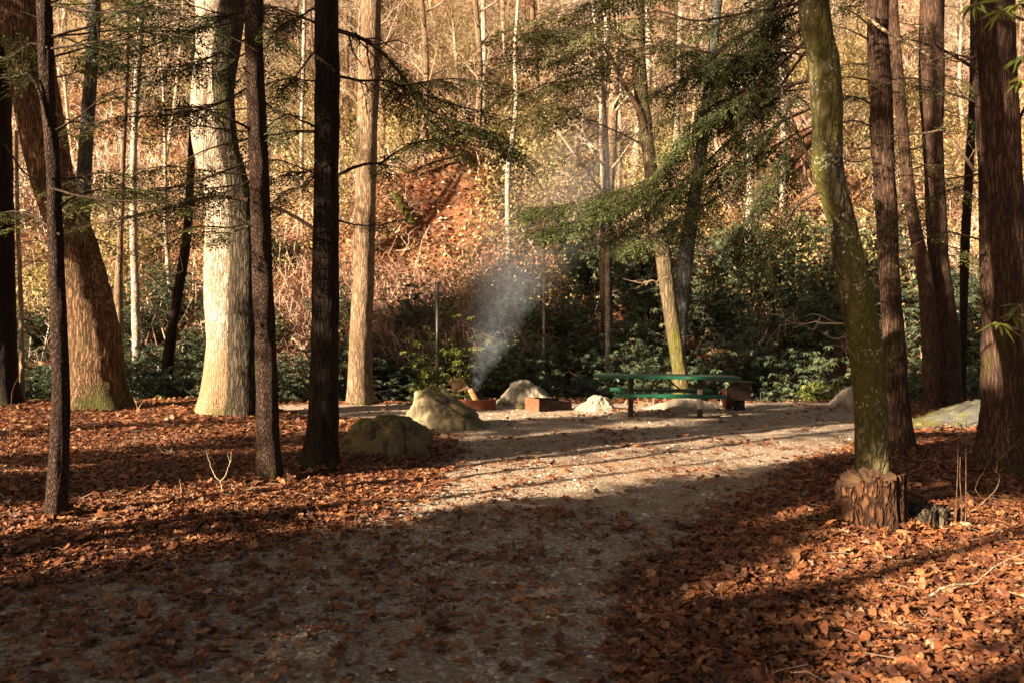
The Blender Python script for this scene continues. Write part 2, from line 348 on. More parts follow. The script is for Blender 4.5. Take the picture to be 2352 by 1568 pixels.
def scatter(n, y0, y1, dens, rg):
    y = np.sqrt(rg.uniform(y0**2, y1**2, n)); x = rg.uniform(-1, 1, n)*(.66*y+.6); sd = road_sd(x, y)
    keep = rg.random(n) < dens(x, y, sd)
    for bx_, by_, br_ in BLOCK:
        c_ = G(bx_, by_); keep &= np.hypot(x-c_[0], y-c_[1]) > br_
    return x[keep], y[keep]
def dens(x, y, sd):
    nz = fbm(xy0(x*1.3, y*.9+x*.5), 44, 3)
    ins = .028+.15*sm(.05, .45, nz)+.24*sm(-.2, -3.0, x-.15*y)*sm(9, 5, y)
    d = ins+(1-ins)*sm(.45, -.12, sd+.3*nz)
    return np.where(y > edge(x)-.1, .25, d)
rl = np.random.default_rng(5)
x, y = scatter(33000, 3.2, 7.2, dens, rl); place_leaves(lv, x, y, rl, .020, .056, .24, .025, True)
x, y = scatter(38000, 7.2, 12., dens, rl); place_leaves(lv, x, y, rl, .023, .054, .24, .025, True)
x, y = scatter(36000, 12., 19.6, dens, rl); place_leaves(lv, x, y, rl, .035, .07, .25, .03, False)
x = rl.uniform(-14, -2, 2500); y = rl.uniform(-2, 3.2, 2500)
tag(obj('leaf_litter', lv, M['litter'], smooth=False), 'carpet of fallen orange brown leaves on both sides of the lane', 'leaf litter', kind='stuff')
# leaves drifted against the feet of the nearer trees and stones
bk = [(130, 1205, .09), (620, 1120, .15), (735, 1090, .19), (2072, 1052, .17), (2312, 1092, .36), (2016, 1232, .24), (2142, 1234, .14), (520, 950, .52), (234, 945, .6), (2200, 985, .7)]
for bx_, by_, br_ in bk:
    c_ = G(bx_, by_); n_ = int(260*br_+60); a_ = rl.uniform(0, 6.28, n_); q_ = br_+np.abs(rl.normal(0, .09, n_)); hm_ = rl.random(n_)
    place_leaves(lv_b, c_[0]+np.cos(a_)*q_, c_[1]+np.sin(a_)*q_, rl, .028, .062, .5, .07, True)
tag(obj('drifted_leaves', lv_b, M['litter'], smooth=False), 'brown leaves banked against the feet of trunks and boulders', 'leaf litter', kind='stuff')
tn_ = 1500; y = np.sqrt(rl.uniform(3.3**2, 15**2, tn_)); x = rl.uniform(-1, 1, tn_)*(.64*y+.3); a = rl.uniform(0, 6.28, tn_); L = rl.uniform(.05, .26, tn_)[:, None]; d_ = np.stack([np.cos(a), np.sin(a), rl.normal(0, .12, tn_)], -1)
p = np.stack([x, y, gz(x, y)+.035], -1); tw_ = MB(); tw_.add(*poly_tubes(np.stack([p-d_*L/2, p+rl.normal(0, .012, (tn_, 3)), p+d_*L/2], 1), (rl.uniform(.0012, .0038, tn_))[:, None]*A([[1, .9, .6]]), 5))
M['litter_twig'] = leafmat('litter_twig', [(0, (.05, .03, .02)), (1, (.30, .22, .15))], .8, 0)
tag(obj('fallen_twigs', tw_, M['litter_twig']), 'small broken twigs scattered through the leaf litter', 'twigs', kind='stuff')
# pine needles in streaks on the lane
nn = 15000; y = np.sqrt(rl.uniform(3.2**2, 12**2, nn)); x = rl.uniform(-1, 1, nn)*(.64*y+.3)
pz = fbm(xy0(x*.8, y*2.2), 77, 3); keep = (rl.random(nn) < .12+.9*sm(.0, .35, pz)) & (road_sd(x, y) > -.4); x, y = x[keep], y[keep]; n = len(x)
a = rl.normal(0, .5, n); dirs = np.stack([np.cos(a), np.sin(a), rl.normal(0, .08, n)], -1); L = rl.uniform(.05, .11, n)
p = np.stack([x, y, gz(x, y)+.014+.012*rl.random(n)], -1)
mbn = MB(); mbn.add(*poly_tubes(np.stack([p, p+dirs*L[:, None]*.5+rl.normal(0, .004, (n, 3))+A([0, 0, .004]), p+dirs*L[:, None]], 1), .0013, 3, rl.random(n)))
tag(obj('pine_needles', mbn, M['needle']), 'rust coloured pine needles lying in streaks across the gravel', 'pine needles', kind='stuff')
# gravel stones
def pebbles(n, y0, y1, s0, s1, rg):
    y = np.sqrt(rg.uniform(y0**2, y1**2, n)); x = rg.uniform(-1, 1, n)*(.64*y+.3); nz = fbm(xy0(x*1.1, y*1.1), 55, 3)
    keep = (road_sd(x, y) > -.15) & (rg.random(n) < .15+1.1*sm(-.15, .3, nz)) & (y < edge(x)-.2); x, y = x[keep], y[keep]; n = len(x)
    ico = A([[0, 0, 1], [.9, 0, .35], [.28, .85, .35], [-.72, .52, .35], [-.72, -.52, .35], [.28, -.85, .35], [.75, .5, -.5], [-.3, .85, -.5], [-.9, 0, -.5], [-.3, -.85, -.5], [.75, -.5, -.5]])
    f = A([[0, 1, 2], [0, 2, 3], [0, 3, 4], [0, 4, 5], [0, 5, 1], [1, 6, 2], [2, 6, 7], [2, 7, 3], [3, 7, 8], [3, 8, 4], [4, 8, 9], [4, 9, 5], [5, 9, 10], [5, 10, 1], [1, 10, 6]])
    s = rg.uniform(s0, s1, n)*rg.choice([.7, 1, 1, 1.7], n); V = ico[None]*(1+rg.normal(0, .17, (n, 11, 3)))*s[:, None, None]*A([1, .8, .55])
    c, q = np.cos(rg.uniform(0, 6.28, n))[:, None], None; an = rg.uniform(0, 6.28, n); c, s_ = np.cos(an)[:, None], np.sin(an)[:, None]
    V = np.stack([V[..., 0]*c-V[..., 1]*s_, V[..., 0]*s_+V[..., 1]*c, V[..., 2]], -1)+np.stack([x, y, gz(x, y)+.004], -1)[:, None]
    return V.reshape(-1, 3), (f[None]+(np.arange(n)*11)[:, None, None]).reshape(-1, 3), np.repeat(rg.random(n), 11)
mbp = MB(); mbp.add(*pebbles(15000, 3.2, 6.5, .006, .014, rl)); mbp.add(*pebbles(16000, 6.5, 17, .009, .02, rl))
M['pebble'] = leafmat('pebble', [(0, (.11, .09, .07)), (.5, (.25, .215, .17)), (.9, (.42, .37, .30)), (1, (.62, .56, .49))], .8, 0, .3)
tag(obj('gravel_stones', mbp, M['pebble'], smooth=False), 'loose grey gravel stones on the lane', 'gravel', kind='stuff')
# ------------------------------------------------------------------ trees
def trunk_mesh(pts, rad, seg=36, step=.06, furrow=.03, flare=0.25, flareh=.35, lobes=5, seed=0, lump=.04, freq=14, maxfine=6.5):
    """pts world polyline from base upward, rad at points"""
    pts = np.asarray(pts, float); rad = np.asarray(rad, float)
    L = np.sum(np.linalg.norm(np.diff(pts, axis=0), axis=1)); n = max(int(min(L, maxfine)/step+max(L-maxfine, 0)/.25), 6)
    c = cat_rom(pts, n*3)
    cr = np.interp(np.linspace(0, len(rad)-1, n*3), np.arange(len(rad)), rad)
    d = np.concatenate([[0], np.cumsum(np.linalg.norm(np.diff(c, axis=0), axis=1))])
    fine = np.arange(0, min(L, maxfine), step); coarse = np.arange(min(L, maxfine), L, .25); s = np.concatenate([fine, coarse, [L]])
    c = np.stack([np.interp(s, d, c[:, i]) for i in range(3)], -1); r = np.interp(s, d, cr)
    th = np.arange(seg)*2*math.pi/seg; z = s[:, None]; ct, st = np.cos(th)[None], np.sin(th)[None]
    R = r[:, None]*np.ones((1, seg)); so = seed*3.7
    R0 = r.max()
    fp = np.stack([ct*R*freq+so, st*R*freq+so, z*freq*.18+0*ct], -1)
    ridg = 1-np.abs(fbm(fp, seed, 3))*2.2
    lum = fbm(np.stack([ct*1.2+so+0*z, st*1.2+0*z, z*1.3/max(R0, .1)*.25+0*ct], -1), seed+50, 3)
    fl = np.exp(-z/flareh)
    lob = .5+.5*np.cos(lobes*th[None]+so+.6*np.sin(th*2+so)[None])
    R = R*(1+lump*3*lum)+R*furrow*(ridg-.5)+R0*flare*fl*(.35+lob)
    V = c[:, None, :]+R[..., None]*np.stack([ct+0*z, st+0*z, 0*ct+0*z], -1)
    k, m_ = R.shape; id_ = np.arange(k*m_).reshape(k, m_); nx_ = np.roll(id_, -1, 1)
    Fq = np.stack([id_[:-1], nx_[:-1], nx_[1:], id_[1:]], -1).reshape(-1, 4)
    return V.reshape(-1, 3), Fq, c, r
def spray(rg, P0, D, L, spacing=.05, leaf=.05, lw=.016, wid=.42, droop=.18, sub=.04, tip=.25, roll=.25, maxside=.5):
    """flat feathery conifer spray; returns axis polyline, side twigs, leaf arrays"""
    D = unit(A(D)); Zv = A([0, 0, 1.]); N = unit(Zv-D*D[2]+.001); N = unit(N+rg.normal(0, roll, 3)); S = unit(np.cross(D, N))
    t = np.arange(spacing, L, spacing)/L
    if len(t) < 2: t = A([.3, .7])
    t = np.repeat(t, 2)+rg.normal(0, .3*spacing/L, 2*len(t)); t = np.clip(t, .02, .99); sg = np.tile([1., -1.], len(t)//2); m = len(t)
    bend = rg.normal(0, .08, 3)
    ax = lambda u: P0+D*L*u[:, None]+(bend*L-Zv*droop*L)*(u[:, None]**2)
    B = ax(t); an = rg.uniform(.75, 1.15, m)
    tn = unit(D+2*(bend-Zv*droop)*t[:, None])
    sd = unit(tn*np.cos(an)[:, None]+S*(sg*np.sin(an))[:, None]+rg.normal(0, .08, (m, 3))-Zv*(.12+droop*.5))
    sl = np.minimum(L*wid*((1-t)**.75)*(.5+.6*rg.random(m))*np.minimum(1, .35+t*3)+.05, maxside)
    E = B+sd*sl[:, None]-Zv*(sl[:, None]**2)*.25
    K = max(int(sl.max()/sub), 1); j = (np.arange(K)+.5)*sub
    T = unit(np.cross(sd, N))
    pos, dr, ln = [], [], []
    for kk in range(K):
        w = sl > j[kk]
        if not w.any(): break
        f = (j[kk]/sl[w])[:, None]; base = B[w]*(1-f)+E[w]*f
        for s_ in (1, -1):
            q_ = sd[w]*.62+T[w]*s_*.78+rg.normal(0, .16, (w.sum(), 3))
            pos.append(base); dr.append(q_); ln.append(leaf*(1.05-.5*f[:, 0])*(.6+.7*rg.random(w.sum())))
    pos = np.concatenate(pos+[E, ax(np.ones(1))]); dr = np.concatenate(dr+[sd, tn[-1:]]); ln = np.concatenate(ln+[np.full(m, leaf), [leaf]])
    axis = ax(np.linspace(0, 1, 5))
    return axis, (B, E), (pos, dr, np.tile(N, (len(pos), 1))+rg.normal(0, .25, (len(pos), 3)), ln, np.full(len(pos), lw)*(ln/leaf))
def foliage_mb(sprays, rg, r_axis=.004, bias=0., tipw=True):
    lm_, tw = MB(), MB()
    for axis, (B, E), (p_, d_, n_, L_, W_) in sprays:
        rr = np.clip(rg.beta(1.6, 2.2, len(p_))*.8+bias+.15*rg.random(), 0, 1)
        lm_.add(*leafs(p_, d_, n_, L_, W_, .1, rr))
        tw.add(*poly_tubes(axis[None], np.linspace(1, .3, 5)[None]*r_axis, 3))
        tw.add(*poly_tubes(np.stack([B, E], 1), A([[.5, .2]])*r_axis, 3))
    return lm_, tw
TREES = {}
def tree(key, name, px, d, H, material, label, cat='tree', group=None, d_top=None, furrow=.05, flare=.25, flareh=.35, lobes=5, seed=1, lump=.04, seg=36, freq=14, topr=.35, lean_on=True, base_z=None):
    """px: list of (x, y, width) read from the survey, base first; grows on above to height H"""
    n = len(px); ys = [q[1] for q in px]
    pts, rad = [], []
    dt = d if d_top is None else d_top
    for (x_, y_, w_) in px:
        f = (ys[0]-y_)/(ys[0]+1e-6); dd = d+(dt-d)*f
        pts.append(P(x_, y_, dd)); rad.append(w_/F0*dd/2)
    b = pts[0].copy(); g0 = float(gz(b[0], b[1])) if base_z is None else base_z
    pts[0][2] = g0-.08
    top = pts[-1]; dirn = unit(top-pts[-2]) ; dirn = unit(dirn*.6+A([0, 0, 1.])*.6) 
    if top[2] < H:
        steps = 4; cur = top.copy(); r0 = rad[-1]
        for i in range(1, steps+1):
            cur = cur+dirn*(H-top[2])/steps; dirn = unit(dirn*.7+A([0, 0, .5])); pts.append(cur.copy()); rad.append(r0*(1-(1-topr)*i/steps))
    V, Fq, c, r = trunk_mesh(pts, rad, seg=seg, furrow=furrow, flare=flare, flareh=flareh, lobes=lobes, seed=seed, lump=lump, freq=freq)
    root = empty(name, (b[0], b[1], g0), label, cat, group)
    mb = MB(); mb.add(V, Fq); t = obj('trunk', mb, M[material], root, origin=(b[0], b[1], g0))
    TREES[key] = dict(root=root, o=A([b[0], b[1], g0]), c=c, r=r, d=d, trunk=t); return root
def branch(key, px, d0, d1, r0, r1=.006, sprays=0, sl=(.3, .6), seed=0, material='dark_twig', leafm='hemlock_leaf', bias=0., sprayp={}, twigs=0, droop=.15, wob=.0):
    T = TREES[key]; rg = np.random.default_rng(seed*13+int(px[0][1])+int(px[-1][0])); n = len(px)
    pts = [P(x_, y_, d0+(d1-d0)*i/(n-1)) for i, (x_, y_) in enumerate(px)]
    c = cat_rom(pts, max(12, n*4)); c[1:] += np.cumsum(rg.normal(0, .006, (len(c)-1, 3)), 0)*.5
    Ls = np.sum(np.linalg.norm(np.diff(c, axis=0), axis=1))
    mb = MB(); rr = np.linspace(r0, r1, len(c)); mb.add(*poly_tubes(c[None], rr[None], 8))
    if twigs:
        k = rg.integers(2, len(c)-1, twigs); tn = unit(np.gradient(c, axis=0))[k]; dr = unit(tn*.7+rg.normal(0, .6, (twigs, 3)))
        tl = rg.uniform(.15, .6, twigs)*min(1, Ls/1.5); p0 = c[k]; p1 = p0+dr*tl[:, None]*.5+rg.normal(0, .03, (twigs, 3)); p2 = p0+dr*tl[:, None]-A([0, 0, 1.])*tl[:, None]*.25+rg.normal(0, .04, (twigs, 3))
        mb.add(*poly_tubes(np.stack([p0, p1, p2], 1), np.stack([rr[k]*.45, rr[k]*.35, rr[k]*.15+.001], 1), 4))
        q0 = np.concatenate([p1, p2]); q1 = q0+unit(rg.normal(0, 1, q0.shape)+np.tile(dr, (2, 1)))*rg.uniform(.06, .22, (len(q0), 1)); mb.add(*poly_tubes(np.stack([q0, q1], 1), A([[.0025, .001]]), 3))
    if sprays:
        sp = []; Zv = A([0, 0, 1.])
        for i in range(sprays):
            f = .18+.82*(i+.5)/sprays; k = min(int(f*(len(c)-1)), len(c)-2); tn = unit(c[k+1]-c[k]); side = unit(np.cross(tn, Zv))*(1 if i % 2 else -1)
            a = rg.uniform(.5, 1.0) if f < .95 else 0.1; D = unit(tn*math.cos(a)+side*math.sin(a)-Zv*droop*rg.uniform(.3, 1.6)+rg.normal(0, .08, 3))
            sp.append(spray(rg, c[k], D, rg.uniform(*sl)*(1.1-.4*f), **sprayp))
        sp.append(spray(rg, c[-1], unit(c[-1]-c[-2]), sl[0], **sprayp))
        lm_, tw = foliage_mb(sp, rg, .0032, bias)
        mb.V += tw.V; mb.F += [(f_+mb.n, m_) for f_, m_ in tw.F]; mb.R += tw.R; mb.n += tw.n
    bo = obj('branch', mb, M[material], T['root'], origin=T['o'])
    if sprays: obj('foliage', lm_, M[leafm], bo, origin=T['o'], smooth=False)
    return bo
def crown(key, z0, z1, rad, n, seed=0, roll=.25, leafm='hemlock_leaf', spacing=.13, leaf=.13, lw=.05, sub=.09, droop=.15, wid=.5, up=0.05, shape='cone', limb=.02, seg_az=None):
    """limbs all round the trunk between two heights with coarse sprays"""
    T = TREES[key]; rg = np.random.default_rng(seed+5); c, o = T['c'], T['o']; lim = MB(); sp = []
    for i in range(n):
        z = z0+(z1-z0)*(i+rg.random())/n; f = (z-z0)/(z1-z0); az = rg.uniform(0, 6.283) if seg_az is None else rg.uniform(*seg_az)
        L = rad*((1-f)**.8*.85+.15 if shape == 'cone' else math.sqrt(max(.05, 1-(2*f-1)**2)))*rg.uniform(.65, 1.1)
        k = int(np.argmin(np.abs(c[:, 2]-(z+o[2])))); b = c[k].copy(); D = unit(A([math.cos(az), math.sin(az), up+rg.normal(0, .1)]))
        ax = b+D*L*np.linspace(0, 1, 6)[:, None]-A([0, 0, 1.])*droop*L*(np.linspace(0, 1, 6)**2)[:, None]
        lim.add(*poly_tubes(ax[None], np.linspace(1, .25, 6)[None]*limb, 5))
        sp.append(spray(rg, b+D*L*.12, D, L*.95, spacing=spacing, leaf=leaf, lw=lw, wid=wid, droop=droop, sub=sub, maxside=1.4, roll=roll))
    lm_, tw = foliage_mb(sp, rg, .01)
    lim.V += tw.V; lim.F += [(f_+lim.n, m_) for f_, m_ in tw.F]; lim.R += tw.R; lim.n += tw.n
    cr = obj('crown', lm_, M[leafm], T['root'], origin=o, smooth=False); obj('limbs', lim, M['dark_twig'], cr, origin=o)['kind'] = 'stuff'
# ---- foreground and middle-distance trees, each with its own look
tree('slim', 'hemlock_tree', [(130, 1205, 46), (134, 1080, 43), (140, 880, 36), (128, 562, 32), (121, 375, 29), (108, 187, 30), (103, 0, 34)], 6.65, 11, 'hemlock_bark',
     'slim dark hemlock with a mossy foot, nearest trunk on the left leaf carpet', 'hemlock tree', flare=.55, flareh=.13, seed=2, furrow=.09, lump=.06)
tree('leaner', 'leaning_tree', [(234, 947, 122), (222, 860, 112), (216, 750, 104), (174, 574, 92), (137, 468, 94), (113, 375, 94), (80, 187, 97), (55, 0, 104)], 16.5, 17, 'oak_bark',
     'broad furrowed tree leaning left with a mossy flared base, behind the slim hemlock', 'tree', flare=.34, flareh=.32, lobes=6, furrow=.09, lump=.06, seed=3, seg=48, freq=9)
tree('shadow', 'dark_tree', [(-8, 930, 84), (-4, 800, 74), (-6, 500, 66), (-10, 0, 60)], 17.4, 16, 'dark_bark',
     'dark trunk cut off by the left edge, behind the leaning tree', 'tree', flare=.4, seed=4)
tree('bluish', 'slender_tree', [(196, 905, 36), (190, 600, 33), (193, 420, 32), (202, 260, 30), (212, 130, 28), (218, 0, 26)], 20.2, 17, 'blue_bark',
     'slender bluish dark trunk rising just right of the leaning tree', 'tree', base_z=None, seed=5, seg=20)
tree('tilted', 'slender_tree', [(376, 905, 28), (384, 850, 25), (400, 727, 23), (425, 574, 21), (434, 480, 19), (440, 330, 15), (447, 180, 12)], 20.6, 12, 'dark_bark',
     'thin dark trunk tilted right between the leaning tree and the big pale tree', 'tree', seed=6, seg=16)
tree('pale', 'sycamore_tree', [(522, 957, 122), (520, 925, 118), (525, 860, 112), (528, 793, 110), (525, 620, 110), (520, 450, 100), (492, 337, 92), (488, 225, 88), (496, 112, 86), (492, 0, 80)], 15.6, 21, 'pale_bark',
     'broad pale barked tree glowing in sunlight on its left side', 'sycamore tree', flare=.36, flareh=.26, lobes=4, seed=7, seg=56, freq=12, lump=.05, furrow=.03)
# second fused stem; its dark bark also paints the pale trunk's shaded right half
T_ = TREES['pale']; st = [(561, 952, 74), (559, 793, 68), (559, 600, 62), (554, 500, 56), (542, 400, 46), (526, 337, 42), (515, 225, 46), (520, 112, 62), (536, 0, 60)]
sp_ = [P(a_, b_, 15.2) for a_, b_, w_ in st]; sp_[0][2] = -.05; sp_.append(sp_[-1]+A([.6, 0, 4])); Vv, Ff, _c, _r = trunk_mesh(sp_, [w_/F0*15.2/2 for a_, b_, w_ in st]+[.12], furrow=.05, flare=.2, seed=17)
mbt = MB(); mbt.add(Vv, Ff); obj('second_stem', mbt, M['dark_oak_bark'], T_['root'], origin=T_['o'])
tree('front', 'hemlock_tree', [(620, 1120, 60), (616, 1000, 52), (613, 900, 49), (607, 720, 46), (600, 562, 44), (594, 375, 42), (585, 150, 40), (584, 0, 40)], 8.36, 12, 'hemlock_bark',
     'reddish brown straight hemlock with a sunlit foot, in front of the pale tree', 'hemlock tree', flare=.5, flareh=.13, seed=8, furrow=.09, lump=.055)
tree('dark', 'hemlock_tree', [(735, 1090, 86), (738, 1050, 74), (742, 960, 68), (746, 800, 62), (748, 562, 58), (750, 375, 57), (751, 187, 56), (750, 0, 55)], 9.14, 13, 'dark_bark',
     'nearly black straight hemlock beside the mossy boulder', 'hemlock tree', flare=.5, flareh=.2, lobes=5, seed=9, lump=.03, furrow=.08)
tree('tall', 'tulip_tree', [(826, 926, 60), (827, 900, 58), (829, 772, 52), (837, 574, 46), (841, 375, 49), (848, 187, 46), (853, 0, 45)], 18.4, 21, 'grey_bark',
     'straight grey brown tree in sunlight between the black hemlock and the lantern post', 'tree', flare=.22, flareh=.14, seed=10, furrow=.03)
tree('table_tree', 'crooked_tree', [(1566, 918, 38), (1562, 858, 35), (1549, 772, 34), (1534, 673, 33), (1522, 574, 36), (1511, 525, 34), (1500, 431, 28), (1479, 262, 32), (1469, 169, 33), (1466, 0, 28)], 18.7, 18, 'green_bark',
     'crooked yellow green mossed tree behind the picnic table', 'tree', flare=.15, flareh=.15, seed=11)
tree('twin', 'blue_trunk_tree', [(1556, 915, 30), (1562, 760, 32), (1574, 600, 36), (1590, 487, 32), (1612, 337, 26), (1638, 112, 22), (1648, 0, 20)], 20.0, 18, 'blue_bark',
     'dim bluish trunk leaning right, just behind the crooked mossed tree', 'tree', seed=12, seg=20)
tree('mossy', 'mossy_tree', [(2000, 1205, 76), (2002, 1140, 72), (2004, 1088, 71), (2001, 955, 72), (1981, 765, 78), (1952, 600, 66), (1928, 487, 64), (1902, 388, 74), (1901, 300, 68), (1892, 150, 71), (1869, 0, 68)], 6.95, 12, 'mossy_bark',
     'leaning mossy tree with white lichen rising behind the rotten stump', 'tree', flare=.05, flareh=.1, seed=13, furrow=.015, lump=.07, seg=40)
tree('right_red', 'hemlock_tree', [(2072, 1052, 62), (2069, 1010, 54), (2064, 955, 52), (2052, 765, 46), (2042, 600, 45), (2034, 450, 48), (2024, 260, 50), (2018, 100, 48), (2016, 0, 46)], 10.4, 13, 'red_bark',
     'straight red brown hemlock just right of the leaning mossy tree', 'hemlock tree', flare=.5, flareh=.18, seed=14, furrow=.08, lump=.055)
tree('right_thin', 'hemlock_tree', [(2136, 945, 32), (2138, 860, 35), (2135, 760, 36), (2125, 640, 34), (2109, 562, 30), (2089, 450, 26), (2070, 262, 25), (2056, 112, 26), (2048, 0, 26)], 16.8, 15, 'red_bark',
     'thinner curved red brown trunk standing against the left side of a thicker one', 'hemlock tree', seed=15, flare=.15)
tree('right_mid', 'hemlock_tree', [(2182, 938, 58), (2180, 900, 53), (2176, 765, 50), (2162, 660, 46), (2154, 574, 44), (2148, 460, 42), (2142, 300, 44), (2139, 150, 56), (2142, 0, 50)], 17.2, 17, 'red_bark',
     'red brown trunk with a bright foot behind the grey boulder on the right', 'hemlock tree', seed=16, flare=.12, lump=.05)
tree('right_dark', 'slender_tree', [(2210, 925, 15), (2213, 760, 15), (2216, 588, 20), (2227, 375, 19), (2234, 225, 16), (2238, 0, 14)], 17.9, 13, 'dark_bark',
     'very thin black trunk between the red brown trunks and the big right-hand tree', 'tree', seed=18, seg=14)
tree('right_big', 'hemlock_tree', [(2312, 1092, 150), (2314, 1040, 124), (2314, 900, 106), (2312, 700, 102), (2306, 574, 98), (2297, 375, 88), (2288, 225, 90), (2282, 100, 94), (2280, 0, 90)], 9.1, 14, 'red_bark',
     'massive dark red brown trunk near the right edge with a scarred sunny streak', 'hemlock tree', flare=.34, flareh=.22, lobes=4, seed=19, seg=48, lump=.045)
# notable pale stems on the hillside
for i_, (lst, dd, HH, mm, lab) in enumerate([
    ([(318, 830, 22), (312, 700, 19), (308, 562, 17), (306, 400, 15), (312, 240, 14), (322, 80, 15), (326, 0, 14)], 22.5, 19, 'white_bark', 'pale mottled slim tree between the leaning tree and the big pale tree'),
    ([(278, 840, 24), (272, 690, 20), (276, 560, 14), (282, 380, 12), (290, 150, 13), (294, 0, 12)], 24, 19, 'grey_bark', 'brown slim tree left of the pale mottled one'),
    ([(695, 430, 9), (693, 300, 9), (697, 160, 9), (700, 0, 8)], 30, 21, 'white_bark', 'thin white stem left of the black hemlock'),
    ([(1111, 260, 12), (1112, 140, 12), (1110, 0, 12)], 40, 24, 'white_bark', 'short looking pale stem high on the middle of the hillside'),
    ([(1172, 545, 14), (1166, 430, 12), (1176, 330, 12), (1186, 240, 11), (1183, 120, 8), (1190, 0, 7)], 27, 20, 'white_bark', 'wavy pale tree right of the bare leafy bank'),
    ([(1248, 700, 5), (1249, 640, 5), (1250, 560, 4)], 21.4, 3.2, 'white_bark', 'small white sapling behind the smoke'),
    ([(1397, 745, 11), (1395, 574, 10), (1397, 430, 9), (1392, 300, 9), (1381, 160, 10), (1368, 60, 10), (1362, 0, 9)], 21.8, 18, 'white_bark', 'long white stem left of the crooked mossed tree'),
    ([(1423, 430, 9), (1424, 300, 10), (1422, 150, 11), (1424, 0, 10)], 33, 23, 'white_bark', 'straight pale stem beside the crooked tree top'),
    ([(1455, 360, 22), (1464, 320, 20), (1478, 260, 18), (1486, 200, 18), (1488, 0, 16)], 36, 24, 'white_bark', 'bright cream trunk half hidden behind the crooked tree'),
    ([(1550, 420, 17), (1552, 300, 19), (1556, 190, 19), (1560, 80, 16), (1565, 0, 14)], 37, 24, 'white_bark', 'bright cream trunk right of the crooked tree top'),
    ([(1795, 560, 13), (1798, 400, 13), (1801, 200, 13), (1804, 0, 12)], 33, 22, 'white_bark', 'sunlit cream stem left of the leaning mossy tree'),
    ([(52, 880, 11), (50, 760, 11), (45, 620, 10), (40, 480, 9), (38, 300, 7)], 18.0, 5.5, 'pale_bark', 'slim sapling with bare twigs near the left edge'),
    ]):
    tree('h%d' % i_, 'slim_tree', lst, dd, HH, mm, lab, 'tree', seed=30+i_, seg=12, flare=.1, furrow=.02, lump=.06)
# ---- limbs seen against the hillside
B = branch
nd_ = dict(spacing=.055, leaf=.05, lw=.02, wid=.45, sub=.045)
B('dark', [(775, 70), (827, 86), (865, 112), (902, 150), (936, 195), (970, 255), (1011, 300), (1052, 337)], 9.0, 9.6, .026, .008, 16, (.3, .6), 1, twigs=22, leafm='hemlock_light', sprayp=nd_)
B('dark', [(776, 176), (832, 184), (885, 185), (940, 205), (1000, 225), (1060, 245), (1140, 262)], 9.0, 9.9, .016, .004, 24, (.3, .65), 2, leafm='hemlock_mid', sprayp=nd_, twigs=20)
B('dark', [(900, 205), (960, 190), (1040, 180), (1120, 190), (1190, 215)], 9.2, 9.9, .010, .003, 20, (.3, .6), 201, leafm='hemlock_light', sprayp=nd_, twigs=12)
B('dark', [(950, 240), (1010, 262), (1080, 285), (1160, 330), (1200, 360)], 9.2, 9.8, .010, .003, 22, (.3, .6), 202, leafm='hemlock_mid', sprayp=nd_, twigs=12)
B('dark', [(776, 402), (830, 380), (875, 374), (905, 355), (950, 330), (1000, 322), (1080, 335), (1150, 350)], 9.0, 9.7, .018, .004, 20, (.3, .6), 3, leafm='hemlock_light', sprayp=nd_, twigs=18)
B('dark', [(1000, 322), (1060, 310), (1110, 300), (1170, 320)], 9.4, 9.8, .01, .003, 16, (.3, .5), 4, leafm='hemlock_light', sprayp=nd_)
B('dark', [(722, 290), (690, 275), (655, 262), (610, 290), (570, 320)], 9.1, 8.9, .014, .004, 4, (.25, .4), 5, sprayp=nd_)
B('dark', [(722, 303), (680, 304), (640, 313), (560, 325), (480, 345), (400, 380), (330, 400)], 9.1, 9.8, .018, .005, 7, (.25, .5), 6, leafm='hemlock_light', sprayp=nd_, twigs=14, material='twig_bark')
B('dark', [(722, 527), (690, 505), (655, 486), (625, 474)], 9.1, 8.9, .022, .018, 0, seed=7, material='pale_twig')
B('dark', [(776, 505), (820, 518), (870, 520), (920, 508)], 9.1, 9.3, .012, .003, 4, (.2, .35), 8, sprayp=nd_, twigs=6)
B('dark', [(722, 20), (690, 40), (640, 60), (600, 120), (570, 150)], 9.1, 8.8, .012, .003, 8, (.3, .5), 9, sprayp=nd_)
B('dark', [(722, 120), (680, 170), (640, 215), (600, 250)], 9.1, 8.7, .012, .003, 8, (.3, .5), 10, sprayp=nd_)
B('dark', [(718, 400), (690, 430), (650, 450), (622, 475)], 9.1, 8.9, .01, .004, 4, (.2, .4), 11, sprayp=nd_, material='pale_twig')
B('front', [(572, 460), (540, 457), (500, 453), (455, 459), (420, 470), (370, 486), (300, 500), (240, 512), (190, 530)], 8.4, 9.4, .022, .006, 14, (.3, .6), 12, leafm='hemlock_light', sprayp=nd_, twigs=16, material='twig_bark')
B('front', [(572, 296), (545, 280), (510, 262), (475, 250), (442, 238)], 8.3, 8.0, .016, .005, 0, seed=13, twigs=3)
B('front', [(570, 20), (530, 35), (480, 60), (420, 80), (350, 105), (270, 128), (190, 134)], 8.4, 8.9, .02, .005, 14, (.35, .65), 14, sprayp=nd_, twigs=14)
B('front', [(566, 90), (500, 130), (420, 155), (330, 160), (240, 160)], 8.4, 9.0, .012, .003, 10, (.3, .5), 15, leafm='hemlock_light', sprayp=nd_, twigs=16)
B('front', [(570, 200), (500, 240), (420, 262), (340, 270), (260, 275), (200, 300)], 8.4, 9.2, .012, .003, 8, (.3, .5), 16, leafm='hemlock_light', sprayp=nd_, twigs=16)
B('front', [(573, 370), (520, 390), (440, 420), (360, 440), (280, 445), (200, 470)], 8.4, 9.6, .012, .003, 14, (.3, .55), 17, leafm='hemlock_light', sprayp=nd_, twigs=12)
